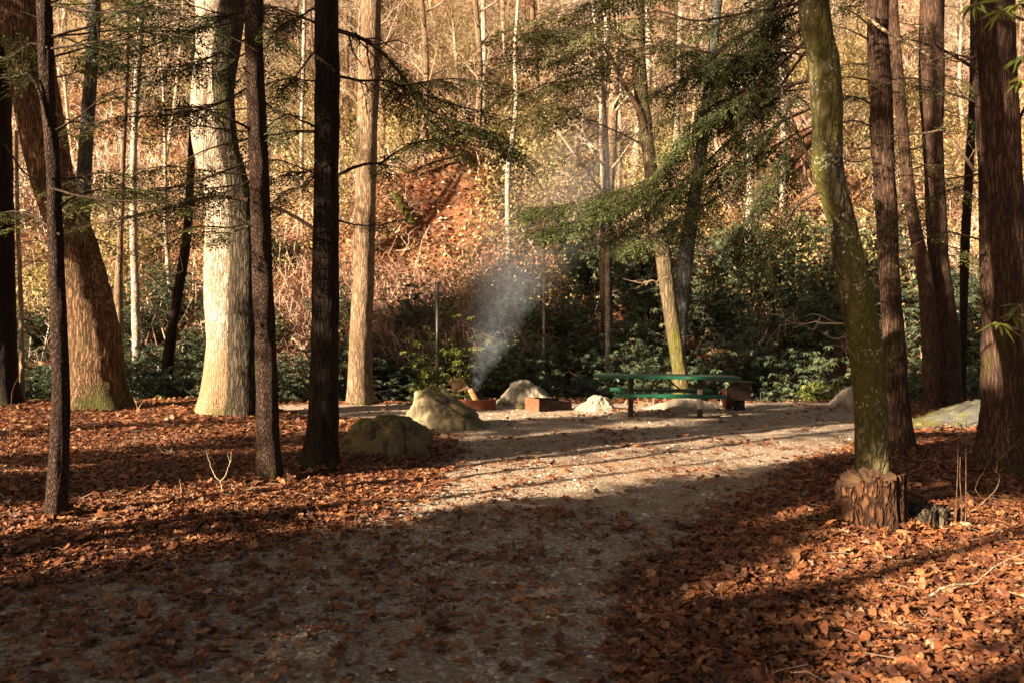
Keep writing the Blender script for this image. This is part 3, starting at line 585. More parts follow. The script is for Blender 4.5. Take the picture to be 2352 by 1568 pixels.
B('front', [(575, 40), (600, 60), (640, 90), (690, 110)], 8.4, 8.2, .01, .003, 6, (.3, .45), 18, sprayp=nd_)
B('front', [(603, 230), (640, 260), (660, 300), (690, 330)], 8.4, 8.2, .01, .003, 5, (.25, .4), 19, sprayp=nd_)
B('slim', [(110, 290), (80, 180), (30, 178), (-30, 185)], 6.6, 6.5, .014, .006, 3, (.2, .3), 20, sprayp=nd_, twigs=3)
B('slim', [(122, 85), (200, 60), (270, 30), (330, 0), (380, -30)], 6.6, 6.9, .012, .004, 10, (.25, .45), 21, sprayp=nd_, twigs=8)
B('slim', [(125, 130), (190, 110), (260, 95), (340, 70), (420, 40)], 6.6, 7.2, .01, .003, 12, (.25, .45), 22, sprayp=nd_, twigs=8)
B('slim', [(128, 300), (190, 262), (250, 215), (310, 190)], 6.6, 6.9, .009, .003, 4, (.2, .35), 23, sprayp=nd_, twigs=8)
B('slim', [(138, 470), (200, 440), (270, 430), (350, 440)], 6.6, 7.4, .009, .003, 12, (.25, .45), 24, leafm='hemlock_light', sprayp=nd_, twigs=4)
B('slim', [(138, 540), (80, 500), (30, 490), (-20, 500)], 6.6, 7.2, .009, .003, 10, (.25, .45), 25, leafm='hemlock_light', sprayp=nd_, twigs=4)
B('slim', [(110, 110), (70, 100), (20, 130), (-30, 120)], 6.6, 7.0, .008, .003, 8, (.25, .4), 26, sprayp=nd_, twigs=4)
B('shadow', [(10, 330), (60, 400), (110, 420), (170, 480)], 16.5, 15.5, .02, .005, 8, (.5, .8), 27, leafm='hemlock_light', sprayp=dict(nd_, spacing=.08, leaf=.08, lw=.03, sub=.07))
for k_, (x_, y_, a_, l_) in enumerate([(40, 620, 150, 60), (44, 690, -140, 40), (40, 560, 120, -50), (48, 760, 160, 20), (40, 640, -90, -60), (42, 500, 110, 60), (36, 420, -60, 60), (48, 800, -70, -30), (46, 720, 110, -80), (42, 600, 170, -90)]):
    B('h11', [(x_, y_), (x_+a_*.5, y_-l_*.3-18), (x_+a_, y_-l_)], 18., 17.6, .014, .003, 0, seed=50+k_, twigs=9, material='pale_twig')
# the right-hand hemlock whose boughs hang over the table
rb = dict(spacing=.042, leaf=.042, lw=.014, wid=.5, sub=.032, droop=.2, roll=.5)
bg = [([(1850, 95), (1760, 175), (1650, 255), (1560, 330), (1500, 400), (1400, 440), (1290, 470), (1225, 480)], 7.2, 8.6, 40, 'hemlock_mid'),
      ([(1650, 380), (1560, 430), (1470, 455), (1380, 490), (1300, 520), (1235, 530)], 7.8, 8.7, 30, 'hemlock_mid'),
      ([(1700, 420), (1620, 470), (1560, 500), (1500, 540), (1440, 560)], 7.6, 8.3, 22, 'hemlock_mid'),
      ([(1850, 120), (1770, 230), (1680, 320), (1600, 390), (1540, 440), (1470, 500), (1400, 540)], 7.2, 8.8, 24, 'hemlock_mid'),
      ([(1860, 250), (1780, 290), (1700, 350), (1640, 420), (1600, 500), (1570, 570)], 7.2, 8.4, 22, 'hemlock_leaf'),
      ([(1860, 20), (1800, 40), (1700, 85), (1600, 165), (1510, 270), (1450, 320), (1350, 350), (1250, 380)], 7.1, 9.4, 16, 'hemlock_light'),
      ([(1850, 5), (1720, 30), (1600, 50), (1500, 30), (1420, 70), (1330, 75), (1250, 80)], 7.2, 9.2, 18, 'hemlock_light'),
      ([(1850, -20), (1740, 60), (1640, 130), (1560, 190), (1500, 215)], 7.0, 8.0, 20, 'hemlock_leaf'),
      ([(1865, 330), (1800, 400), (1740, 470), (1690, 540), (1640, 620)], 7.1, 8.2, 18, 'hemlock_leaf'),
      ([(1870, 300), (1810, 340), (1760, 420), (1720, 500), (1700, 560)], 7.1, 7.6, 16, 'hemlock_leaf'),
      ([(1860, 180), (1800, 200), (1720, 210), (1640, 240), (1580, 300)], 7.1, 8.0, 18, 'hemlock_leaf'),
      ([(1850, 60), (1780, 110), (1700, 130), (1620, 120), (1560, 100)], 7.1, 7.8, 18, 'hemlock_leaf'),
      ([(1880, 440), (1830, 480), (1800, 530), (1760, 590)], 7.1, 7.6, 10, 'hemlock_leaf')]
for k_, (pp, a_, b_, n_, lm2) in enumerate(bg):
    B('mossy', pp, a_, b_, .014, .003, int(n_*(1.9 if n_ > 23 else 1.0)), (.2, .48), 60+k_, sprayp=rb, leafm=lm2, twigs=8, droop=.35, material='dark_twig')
rq = np.random.default_rng(515)
for k_ in range(11):
    y0_ = rq.uniform(-120, 330); xe = rq.uniform(1470, 1790); ye = y0_*.55+rq.uniform(60, 330); xs_ = 1850+y0_*.06
    B('mossy', [(xs_, y0_), (xs_*.65+xe*.35, y0_*.6+ye*.4-rq.uniform(0, 25)), (xs_*.3+xe*.7, y0_*.25+ye*.75-rq.uniform(-10, 20)), (xe, ye)], 7.1, rq.uniform(7.4, 9.4), .010, .002, int(rq.integers(10, 20)), (.18, .45), 300+k_, sprayp=rb, leafm='hemlock_leaf' if rq.random() < .35 else 'hemlock_mid', twigs=7, droop=.25)
for k_ in range(24):
    y0_ = rq.uniform(-40, 260); xs_ = rq.uniform(1330, 1660); xe = xs_-rq.uniform(120, 330); ye = y0_+rq.uniform(-20, 110)
    B('mossy', [(xs_, y0_), (xs_*.6+xe*.4, (y0_+ye)/2-18), (xe, ye)], 9.0, rq.uniform(9.2, 10.4), .008, .002, int(rq.integers(7, 13)), (.2, .45), 340+k_, sprayp=nd_, leafm='hemlock_light', twigs=8, droop=.25)
B('mossy', [(1938, 743), (1900, 741), (1870, 738), (1835, 741), (1806, 732)], 7.0, 6.9, .008, .003, 0, seed=80, twigs=5, material='pale_twig')
B('mossy', [(1945, 772), (1915, 778), (1890, 765), (1885, 760)], 7.0, 6.8, .006, .002, 0, seed=81, twigs=2, material='pale_twig')
B('mossy', [(1950, 805), (1930, 795), (1905, 795)], 7.0, 6.85, .006, .002, 0, seed=82, twigs=2, material='pale_twig')
B('mossy', [(1865, 372), (1830, 310), (1800, 230), (1790, 180)], 7.0, 7.3, .014, .004, 3, (.3, .5), 83, sprayp=rb, twigs=5)
for k_, (y_, x2, y2) in enumerate([(95, 1900, 60), (150, 1915, 160), (185, 1905, 185), (240, 1920, 225), (290, 1930, 285), (60, 1925, 20), (340, 1925, 375), (430, 1960, 470)]):
    B('right_red', [(2000, y_), ((2000+x2)//2, (y_+y2)//2-8), (x2, y2)], 10.4, 10.2, .013, .004, 3 if k_ % 2 else 0, (.25, .4), 90+k_, sprayp=nd_, twigs=7)
B('right_red', [(1995, 40), (2040, 75), (2095, 105), (2140, 130)], 10.2, 9.6, .022, .012, 0, seed=99, twigs=3, material='pale_twig')
B('right_big', [(2240, 395), (2200, 340), (2170, 300), (2120, 305), (2060, 308), (2010, 308)], 9.1, 8.9, .018, .006, 2, (.2, .3), 101, twigs=8, material='pale_twig', sprayp=nd_)
B('right_big', [(2240, 160), (2190, 130), (2130, 105), (2090, 95)], 9.1, 8.9, .02, .008, 3, (.2, .35), 102, twigs=8, sprayp=nd_)
B('right_big', [(2246, 420), (2200, 430), (2150, 450), (2090, 470), (2050, 520)], 9.1, 9.6, .01, .003, 8, (.25, .4), 103, twigs=8, leafm='hemlock_light', sprayp=nd_)
B('right_big', [(2232, 230), (2190, 215), (2120, 205), (2060, 190)], 9.1, 9.3, .016, .005, 4, (.25, .4), 104, twigs=6, leafm='hemlock_light', sprayp=nd_)
B('right_big', [(2330, 330), (2350, 250), (2400, 200)], 9.1, 8.9, .02, .008, 2, (.25, .4), 105, twigs=4, sprayp=nd_)
B('right_big', [(2330, 600), (2370, 610), (2420, 590)], 9.0, 8.7, .012, .005, 0, seed=106, twigs=4, material='pale_twig')
for k_, (y_, s_) in enumerate([(60, -1), (170, 1), (330, -1), (420, 1), (500, -1), (560, 1), (250, 1)]):
    B('right_mid', [(2150, y_), (2150+55*s_, y_+14), (2150+110*s_, y_+45)], 17.2, 16.8, .018, .004, 4, (.4, .7), 110+k_, leafm='hemlock_light' if k_ % 2 else 'hemlock_leaf', sprayp=dict(nd_, spacing=.08, leaf=.08, lw=.03, sub=.07), twigs=6)
for k_, (y_, s_, q_) in enumerate([(60, 1, 30), (140, -1, 10), (230, 1, -20), (330, -1, 30), (120, 1, 50)]):
    B('table_tree', [(1470, y_), (1470+60*s_, y_-30), (1470+130*s_, y_-30-q_)], 18.6, 18., .03, .006, 3, (.5, .8), 120+k_, leafm='hemlock_light', sprayp=dict(nd_, spacing=.08, leaf=.08, lw=.03, sub=.07), twigs=14, material='twig_bark')
B('table_tree', [(1484, 310), (1470, 260), (1430, 190), (1400, 130), (1360, 85), (1290, 40)], 18.6, 18.2, .07, .02, 0, seed=130, twigs=14, material='twig_bark')
for k_, (y_, s_) in enumerate([(40, 1), (110, -1), (250, 1), (180, 1), (330, -1)]):
    B('bluish', [(205, y_), (205+70*s_, y_-26), (205+140*s_, y_-20)], 20., 19.4, .02, .005, 4, (.5, .8), 135+k_, leafm='hemlock_light', sprayp=dict(nd_, spacing=.09, leaf=.09, lw=.035, sub=.08), twigs=8)
B('table_tree', [(1512, 655), (1500, 645), (1470, 650), (1430, 640)], 18.7, 18.4, .02, .005, 0, seed=140, twigs=6, material='pale_twig')
# more thin limbs of the left-hand hemlocks
rq = np.random.default_rng(77)
for k_ in range(30):
    src = ['front', 'slim', 'front', 'dark', 'leaner'][k_ % 5]; x0 = dict(front=588, slim=118, dark=738, leaner=100)[src]; d0_ = dict(front=8.4, slim=6.6, dark=9.1, leaner=16.)[src]
    y0_ = rq.uniform(-30, 520); sg_ = {'front': -1, 'slim': 1, 'dark': -1, 'leaner': 1}[src]; ln_ = rq.uniform(180, 400) if src != 'dark' else rq.uniform(90, 160); dz_ = rq.uniform(-70, 60)
    B(src, [(x0, y0_), (x0+sg_*ln_*.3, y0_+dz_*.5+10), (x0+sg_*ln_*.65, y0_+dz_*.8+6), (x0+sg_*ln_, y0_+dz_+25)], d0_, d0_+rq.uniform(-.3, 1.0), .010 if src != 'leaner' else .02, .003, int(rq.integers(3, 9)), (.25, .5) if src != 'leaner' else (.5, .9), 200+k_, sprayp=nd_ if src != 'leaner' else dict(nd_, spacing=.08, leaf=.08, lw=.03, sub=.07), leafm='hemlock_light' if rq.random() < .5 else 'hemlock_leaf', twigs=8, material='twig_bark' if k_ % 3 == 0 else 'dark_twig')
for k_ in range(16):
    src = ['right_red', 'right_big', 'right_mid', 'right_thin'][k_ % 4]; x0 = dict(right_red=2020, right_big=2250, right_mid=2150, right_thin=2075)[src]; d0_ = dict(right_red=10.4, right_big=9.1, right_mid=17.2, right_thin=16.8)[src]
    y0_ = rq.uniform(-10, 640); sg_ = rq.choice([-1, 1]) if src != 'right_big' else -1; ln_ = rq.uniform(70, 170)
    B(src, [(x0, y0_), (x0+sg_*ln_*.5, y0_+rq.uniform(-20, 20)), (x0+sg_*ln_, y0_+rq.uniform(-50, 40))], d0_, d0_-.3, .012, .003, int(rq.integers(0, 4)), (.2, .4), 260+k_, sprayp=nd_, leafm='hemlock_light', twigs=8, material='twig_bark' if k_ % 2 else 'dark_twig')
# crowns over the picture
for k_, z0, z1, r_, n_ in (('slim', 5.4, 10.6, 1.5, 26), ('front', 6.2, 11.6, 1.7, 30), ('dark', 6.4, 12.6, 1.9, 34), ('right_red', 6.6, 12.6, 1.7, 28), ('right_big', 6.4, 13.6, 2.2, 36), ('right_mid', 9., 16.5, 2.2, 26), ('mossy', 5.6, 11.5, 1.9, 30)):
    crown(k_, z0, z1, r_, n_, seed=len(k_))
# ---- unseen hemlocks added on the left, crowns and gaps shaped to cast the shade
sdir = A([.80, .60]); sper = A([-.60, .80])
def side_tree(i, s, u, H, parts, label, shape='ell', **kw):
    b = sdir*u+sper*s; d = b[1]
    g0 = float(gz(b[0], b[1])); key = 'side%d' % i
    pts = [A([b[0], b[1], g0-.1]), A([b[0]+.05, b[1], g0+H*.4]), A([b[0], b[1]+.05, g0+H])]
    V, Fq, c, r = trunk_mesh(pts, [.10, .08, .03], seg=14, step=.2, seed=i)
    root = empty('hemlock_tree', (b[0], b[1], g0), label, 'hemlock tree', 'added shade hemlocks left of the clearing'); mb = MB(); mb.add(V, Fq)
    obj('trunk', mb, M['hemlock_bark'], root, origin=(b[0], b[1], g0)); TREES[key] = dict(root=root, o=A([b[0], b[1], g0]), c=c, r=r)
    for j, (z0, z1, r_, n_) in enumerate(parts): crown(key, z0, z1, r_, n_, seed=i*3+j*40, shape=shape, spacing=.12, leaf=.15, lw=.075, sub=.09, wid=.6, roll=.7, **kw)
SL = 'unseen hemlock added on the left to shade the clearing'
side_tree(0, 5.1, -7, 14, [(1.0, 8.0, 1.0, 420), (8.2, 13.2, 1.0, 50)], SL)
side_tree(1, 3.95, -9.5, 14, [(1.5, 6.4, .95, 230), (6.95, 8.8, .95, 100), (9., 13.2, .9, 45)], SL)
side_tree(2, 1.0, -5, 8, [(.8, 7.6, .8, 150)], SL)
side_tree(3, 2.75, -11, 14, [(1.0, 6.1, 1.25, 270), (7.5, 13., 1.2, 90)], SL)
side_tree(9, 6.6, -3.5, 5, [(.5, 2.6, .42, 70)], SL)
side_tree(4, 9.2, -8.5, 14, [(2.0, 7.6, 1.0, 360), (7.8, 13., 1.25, 330)], SL)
side_tree(10, 8.75, -12, 14, [(7.4, 12.6, .55, 140)], SL)
side_tree(5, 10.95, -7.5, 17, [(2.5, 9.5, .95, 170), (9.7, 16.5, 1.3, 230)], SL)
side_tree(6, 14.1, -7, 17, [(2.5, 9.5, .75, 110), (9.7, 16.5, 1.2, 260)], SL)
side_tree(7, 18.3, -5.5, 16, [(6.0, 14.6, 1.5, 260)], SL)
side_tree(8, 21.2, -5, 14, [(4.0, 12.4, 1.7, 300)], SL)
# ---- bare trees covering the hillside: six kinds, copied
def bare_tree(name, H, r0, material, seed, nb, pos, label, group):
    rg = np.random.default_rng(seed); g0 = float(gz(*pos)); root = empty(name, (pos[0], pos[1], g0), label, 'tree', group)
    k = 7; pts = np.stack([np.cumsum(rg.normal(0, .16, k)), np.cumsum(rg.normal(0, .16, k)), np.linspace(-.3, H, k)], -1); pts[0, :2] = 0
    c = cat_rom(pts, 26); rr = r0*np.linspace(1, .25, 26); mb = MB(); mb.add(*poly_tubes(c[None], rr[None], 10)); obj('trunk', mb, M[material], root)
    kb = rg.integers(6, 25, nb); az = rg.uniform(0, 6.28, nb); el = rg.uniform(.15, 1.1, nb); L = rg.uniform(.8, 2.6, nb)*(1.15-kb/32)
    D = np.stack([np.cos(az)*np.cos(el), np.sin(az)*np.cos(el), np.sin(el)], -1); p0 = c[kb]
    t = np.linspace(0, 1, 6)[None, :, None]; pb = p0[:, None]+D[:, None]*L[:, None, None]*t+A([0, 0, 1.])*.25*L[:, None, None]*t**2+np.cumsum(rg.normal(0, .035, (nb, 6, 3)), 1)*(t > 0)
    cm = MB(); cm.add(*poly_tubes(pb, (rr[kb]*.38)[:, None]*np.linspace(1, .25, 6)[None], 4))
    q = pb[:, 2:].reshape(-1, 3); q = np.repeat(q, 3, 0); dv = np.repeat(np.repeat(D, 4, 0), 3, 0)
    d2 = unit(dv*.8+rg.normal(0, .6, q.shape)); l2 = rg.uniform(.25, .8, (len(q), 1)); e = q+d2*l2
    mid_ = q+d2*l2*.5+rg.normal(0, .04, q.shape); cm.add(*poly_tubes(np.stack([q, mid_, e], 1), A([[.011, .008, .004]]), 3))
    q2 = np.repeat(np.concatenate([mid_, e]), 2, 0); e2 = q2+unit(np.repeat(np.tile(d2, (2, 1)), 2, 0)*.7+rg.normal(0, .6, q2.shape))*rg.uniform(.12, .4, (len(q2), 1))
    cm.add(*poly_tubes(np.stack([q2, e2], 1), A([[.006, .003]]), 3)); obj('crown', cm, M[material if material != 'grey_bark' else 'pale_twig'], root); return root
kinds = [('white_bark', 15, .12, 34, 'slim white barked bare tree on the sunny hillside'), ('pale_twig', 12, .08, 40, 'thin tan bare tree on the sunny hillside'),
         ('grey_bark', 17, .17, 30, 'grey brown bare tree on the sunny hillside'), ('twig_bark', 11, .07, 40, 'thin dark bare tree on the hillside'), ('white_bark', 10, .07, 30, 'small white bare tree on the hillside')]
rh = np.random.default_rng(21); prot = []
n_h = 0
for i_ in range(110):
    y_ = 25+31*rh.random()**.7; x_ = rh.uniform(-.64, .64)*y_; kd = rh.choice(5, p=[.26, .28, .12, .18, .16])
    if abs(x_+.14*y_) < .09*y_ and y_ < 34: continue
    if len(prot) < 5:
        kd = len(prot); mm, HH, rr_, nb_, lab = kinds[kd]
        prot.append(bare_tree('bare_tree', HH, rr_, mm, 40+kd, nb_, (x_, y_), lab, lab+'s')); prot[-1]['group'] = lab.replace(' tree', ' trees')
    else:
        dup(prot[kd], (x_, y_, float(gz(x_, y_))), rh.uniform(0, 6.28), rh.uniform(.8, 1.35))
# ---- rhododendron thicket along the creek
def rhodo(name, seed, W_, H_, nst, pos, label, leafm='rhodo_leaf', group=None, dense=1.0):
    rg = np.random.default_rng(seed); g0 = float(gz(*pos)); root = empty(name, (pos[0], pos[1], g0), label, 'rhododendron', group)
    az = rg.uniform(0, 6.28, nst); rad = W_*np.sqrt(rg.random(nst)); h = H_*(.55+.5*rg.random(nst))*(1-.35*(rad/W_)**2)
    t = np.linspace(0, 1, 6)[None, :, None]; E = np.stack([np.cos(az)*rad, np.sin(az)*rad, h], -1)
    Sg = np.stack([np.cos(az)*rad*.15, np.sin(az)*rad*.15, 0*h-.2], -1)
    c = Sg[:, None]*(1-t)+E[:, None]*t; c[..., :2] *= (.5+.5*t); c += np.cumsum(rg.normal(0, .05, c.shape), 1)
    mb = MB(); mb.add(*poly_tubes(c, A([np.linspace(.026, .009, 6)]), 5))
    nw = int(25*dense); k = rg.integers(2, 6, (nst, nw)); tipb = np.take_along_axis(c, k[..., None].repeat(3, -1), 1).reshape(-1, 3)
    dd = unit(rg.normal(0, 1, tipb.shape)*A([1, 1, .5])+A([0, 0, .5])); ll = rg.uniform(.12, .55, (len(tipb), 1)); w = tipb+dd*ll
    mb.add(*poly_tubes(np.stack([tipb, tipb+dd*ll*.5+rg.normal(0, .03, w.shape), w], 1), A([[.009, .007, .005]]), 3))
    nl = 11; az2 = rg.uniform(0, 6.28, (len(w), 1))+np.arange(nl)*2.4; el = rg.uniform(-.75, .25, (len(w), nl))
    dl = np.stack([np.cos(az2)*np.cos(el), np.sin(az2)*np.cos(el), np.sin(el)], -1).reshape(-1, 3); pw = np.repeat(w, nl, 0)
    lm_ = MB(); wr = np.repeat(np.clip(rg.beta(2, 2, len(w)), 0, 1), nl)*.75+.25*rg.random(len(pw))
    lm_.add(*leafs(pw, dl, A([0, 0, 1.])+rg.normal(0, .25, pw.shape), rg.uniform(.10, .16, len(pw)), rg.uniform(.032, .046, len(pw)), .12, wr, .25))
    obj('foliage', lm_, M[leafm], root, smooth=False); obj('stems', mb, M['dark_twig'], root); return root
RL = 'dark green rhododendron in the thicket behind the campsite'; RGp = 'rhododendrons of the thicket behind the campsite'
rp = [rhodo('rhododendron', 70+k, 1.5, 2.6, 34, (-9+4*k, 22.0), RL, group=RGp) for k in range(4)]
rh = np.random.default_rng(8)
for row, (y_, st_) in enumerate([(20.4, 1.6), (21.9, 1.7), (23.6, 1.9), (25.4, 2.2), (27.4, 2.5)]):
    x_ = -15.5+row*.6
    while x_ < 16.5:
        xx, yy = x_+rh.normal(0, .35), y_+rh.normal(0, .45)
        sc_ = rh.uniform(.75, 1.15)*(.78 if row == 0 else 1.0)
        if row >= 2: sc_ *= 1.0 if xx > 0 else .7
        if row >= 4 and -6.5 < xx < 1: x_ += st_; continue
        if not (row == 0 and -13 < xx < -8.5):
            dup(rp[int(rh.integers(4))], (xx, yy, float(gz(xx, yy))-.05), rh.uniform(0, 6.28), sc_)
        x_ += st_
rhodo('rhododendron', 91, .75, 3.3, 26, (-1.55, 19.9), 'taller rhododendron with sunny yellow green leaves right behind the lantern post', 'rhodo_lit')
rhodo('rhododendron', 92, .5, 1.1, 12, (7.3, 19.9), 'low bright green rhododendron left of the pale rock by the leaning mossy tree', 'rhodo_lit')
# ---- undergrowth of the slope: brush, laurel, fallen leaves
rh = np.random.default_rng(31); n = 62000; y = 21+40*rh.random(n)**1.1; x = rh.uniform(-.68, .68, n)*y; x[:16000] = rh.normal(-2, 4.5, 16000); y[:16000] = rh.uniform(26, 39, 16000); p = np.stack([x, y, gz(x, y)+rh.uniform(.0, .08, n)], -1)
hm = MB(); hm.add(*leafs(p, rh.normal(0, 1, (n, 3))*A([1, 1, .5]), rh.normal(0, .5, (n, 3))+A([0, -.3, 1.]), rh.uniform(.12, .24, n), rh.uniform(.08, .16, n), .2, rh.beta(2, 2, n)))
tag(obj('hillside_leaf_litter', hm, M['hill_litter'], smooth=False), 'fallen orange leaves covering the steep slope', 'leaf litter', kind='stuff')
n = 40000; y = 24+36*rh.random(n)**.8; x = rh.uniform(-.68, .68, n)*y; cl = fbm(xy0(x*.35, y*.35), 61, 3); bare = np.exp(-((x+2.6)/3.)**2)*sm(26, 28, y)*sm(36, 32, y)
kp = (rh.random(n) < .35+1.6*sm(-.1, .35, cl)) & (rh.random(n) > .72*bare); x, y = x[kp], y[kp]; n = len(x); p0 = np.stack([x, y, gz(x, y)], -1)
az = rh.uniform(0, 6.28, n); el = rh.uniform(.3, 1.45, n); D = np.stack([np.cos(az)*np.cos(el), np.sin(az)*np.cos(el), np.sin(el)], -1); L = rh.uniform(.5, 1.9, n)[:, None]
p1 = p0+D*L*.4+rh.normal(0, .08, (n, 3)); p2 = p0+D*L*.75+rh.normal(0, .12, (n, 3)); p3 = p0+D*L+A([0, 0, -1])*L*.15+rh.normal(0, .15, (n, 3))
M['brush'] = leafmat('brush', [(0, (.12, .06, .04)), (.35, (.34, .19, .13)), (.65, (.62, .46, .35)), (1, (.85, .75, .62))], .8, 0, .2)
bm_ = MB(); bm_.add(*poly_tubes(np.stack([p0, p1, p2, p3], 1), A([[.013, .010, .008, .004]]), 3, rh.random(n)))
q = np.concatenate([p1, p2]); qd = unit(np.tile(D, (2, 1))+rh.normal(0, .7, q.shape)); bm_.add(*poly_tubes(np.stack([q, q+qd*rh.uniform(.2, .7, (len(q), 1))], 1), A([[.007, .003]]), 3, rh.random(len(q))))
tag(obj('hillside_brush', bm_, M['brush'], smooth=False), 'tangled bare twigs covering the sunny slope', 'brush', kind='stuff')
n = 19000; y = 25+33*rh.random(n); x = rh.uniform(-.68, .68, n)*y; cl = fbm(xy0(x*.30+9, y*.30), 66, 4); bare = np.exp(-((x+2.6)/3.)**2)*sm(26, 28, y)*sm(36, 32, y)
kp = (rh.random(n) < .12+1.3*sm(-.05, .3, cl)) & (rh.random(n) > .8*bare); x, y = x[kp], y[kp]; hc = rh.uniform(.3, 1., len(x))*(1.2+2.2*sm(0, .4, cl[kp])); pc = np.stack([x, y, gz(x, y)+hc], -1)
k = 24; pl = (np.repeat(pc, k, 0)+rh.normal(0, .33, (len(pc)*k, 3))); tone = np.repeat(np.clip(rh.beta(2, 2, len(pc))+.25, 0, 1), k)*.7+.3*rh.random(len(pl))
lb = MB(); lb.add(*leafs(pl, rh.normal(0, 1, pl.shape), rh.normal(0, .6, pl.shape)+A([0, 0, 1.]), rh.uniform(.10, .19, len(pl)), rh.uniform(.045, .07, len(pl)), .15, tone))
tag(obj('hillside_laurel', lb, M['laurel_leaf'], smooth=False), 'yellow green laurel leaves scattered over the slope', 'undergrowth', kind='stuff')
# mossy log and roots sticking out of the bank
def fallen(name, a_, b_, r_, mname, label, seed):
    V, Fq, c, r = trunk_mesh([a_, (a_+b_)/2+A([0, 0, .08]), b_], [r_, r_*.9, r_*.6], seg=18, step=.08, furrow=.08, flare=0, seed=seed, lump=.08); o = a_; root = empty(name, o, label, 'log'); mb = MB(); mb.add(V, Fq); obj('trunk', mb, M[mname], root, origin=o)
    rg = np.random.default_rng(seed); n_ = 9; t_ = rg.uniform(.2, 1, n_)[:, None]; p_ = a_+(b_-a_)*t_; d_ = unit(rg.normal(0, 1, (n_, 3))+A([0, -.6, .2])); l_ = rg.uniform(.3, .9, (n_, 1)); mb = MB(); mb.add(*poly_tubes(np.stack([p_, p_+d_*l_*.5+rg.normal(0, .06, (n_, 3)), p_+d_*l_-A([0, 0, .2])*l_], 1), A([[.03, .02, .008]]), 5)); obj('root', mb, M['twig_bark'], root, origin=o)
def on_bank(x_, y_):
    for d_ in np.arange(23, 60, .05):
        p_ = P(x_, y_, d_)
        if p_[2] < float(gz(p_[0], p_[1])): return p_
    return P(x_, y_, 30)
fallen('fallen_log', on_bank(905, 455)+A([0, -.1, .15]), on_bank(952, 540)+A([0, -.4, .25]), .16, 'green_bark', 'mossy yellowish log leaning down the bare leafy bank behind the lantern post', 3)
fallen('fallen_log', on_bank(940, 405)+A([0, -.1, .1]), on_bank(1060, 372)+A([0, -.2, .2]), .12, 'dark_bark', 'dark log added for the shadowed hollows along the top of the bare leafy bank', 5)  # dark bark stands in for shadow in the bank's hollows
fallen('fallen_log', on_bank(965, 560)+A([0, -.2, .1]), on_bank(1090, 585)+A([0, -.5, .1]), .08, 'twig_bark', 'thin grey brown log at the foot of the bare leafy bank', 7)
# dead brown brush hanging over the cut bank behind the grey brown tree
n = 6500; x = rh.uniform(-7., 1.2, n); y = rh.uniform(24.0, 28., n); p0 = np.stack([x, y, gz(x, y)+rh.uniform(0, .8, n)], -1); az = rh.uniform(0, 6.28, n)
D = np.stack([np.cos(az)*.8, np.sin(az)*.5-.4, rh.normal(-.1, .5, n)], -1); L = rh.uniform(.5, 1.5, n)[:, None]
bm_ = MB(); bm_.add(*poly_tubes(np.stack([p0, p0+D*L*.4+A([0, 0, .18])*L, p0+D*L*.75+A([0, 0, .05])*L, p0+D*L-A([0, 0, .3])*L], 1), A([[.012, .010, .008, .004]]), 3, rh.random(n)*.55))
tag(obj('bank_brush', bm_, M['brush'], smooth=False), 'brown dead twigs hanging over the cut bank', 'brush', kind='stuff')

# ------------------------------------------------------------------ boulders
def stone(name, base, dark, moss=0., orange=0.):
    m, nt = mat(name); v = coords(nt); geo = nd(nt, 'ShaderNodeNewGeometry'); sx = nd(nt, 'ShaderNodeSeparateXYZ'); nt.links.new(geo.outputs['Normal'], sx.inputs[0])
    n1 = noise(nt, v, 3.5, 8, .65, .3); n2 = noise(nt, v, 60., 4, .6)
    col = ramp(nt, n1, [(.3, dark), (.6, base), (.8, tuple(min(1, c*1.25) for c in base))]); col = mix(nt, math_(nt, 'MULTIPLY', n2, .35), col, dark)
    if moss:
        f = math_(nt, 'ADD', math_(nt, 'MULTIPLY', sx.outputs[2], .30), noise(nt, v, 3.2, 8, .7)); mf = ramp(nt, f, [(moss, 0.), (moss+.09, 1.)])
        mc = mix(nt, noise(nt, v, 25., 4), (.03, .03, .006), (.15, .14, .025)); col = mix(nt, math_(nt, 'MULTIPLY', mf, .85), col, mc)
    return finish(m, nt, col, .85, math_(nt, 'ADD', math_(nt, 'MULTIPLY', n1, 1.6), math_(nt, 'MULTIPLY', n2, .3)), 1., .05, spec=.25)
M['granite'] = stone('granite', (.36, .31, .24), (.12, .10, .075), .0)
M['granite_moss'] = stone('granite_moss', (.29, .245, .155), (.09, .07, .042), .66)
M['mossy_stone'] = stone('mossy_stone', (.20, .16, .09), (.045, .035, .022), .62)
M['pale_stone'] = stone('pale_stone', (.44, .38, .30), (.20, .165, .12), .0)
M['grey_stone'] = stone('grey_stone', (.13, .125, .10), (.045, .043, .038), .72)
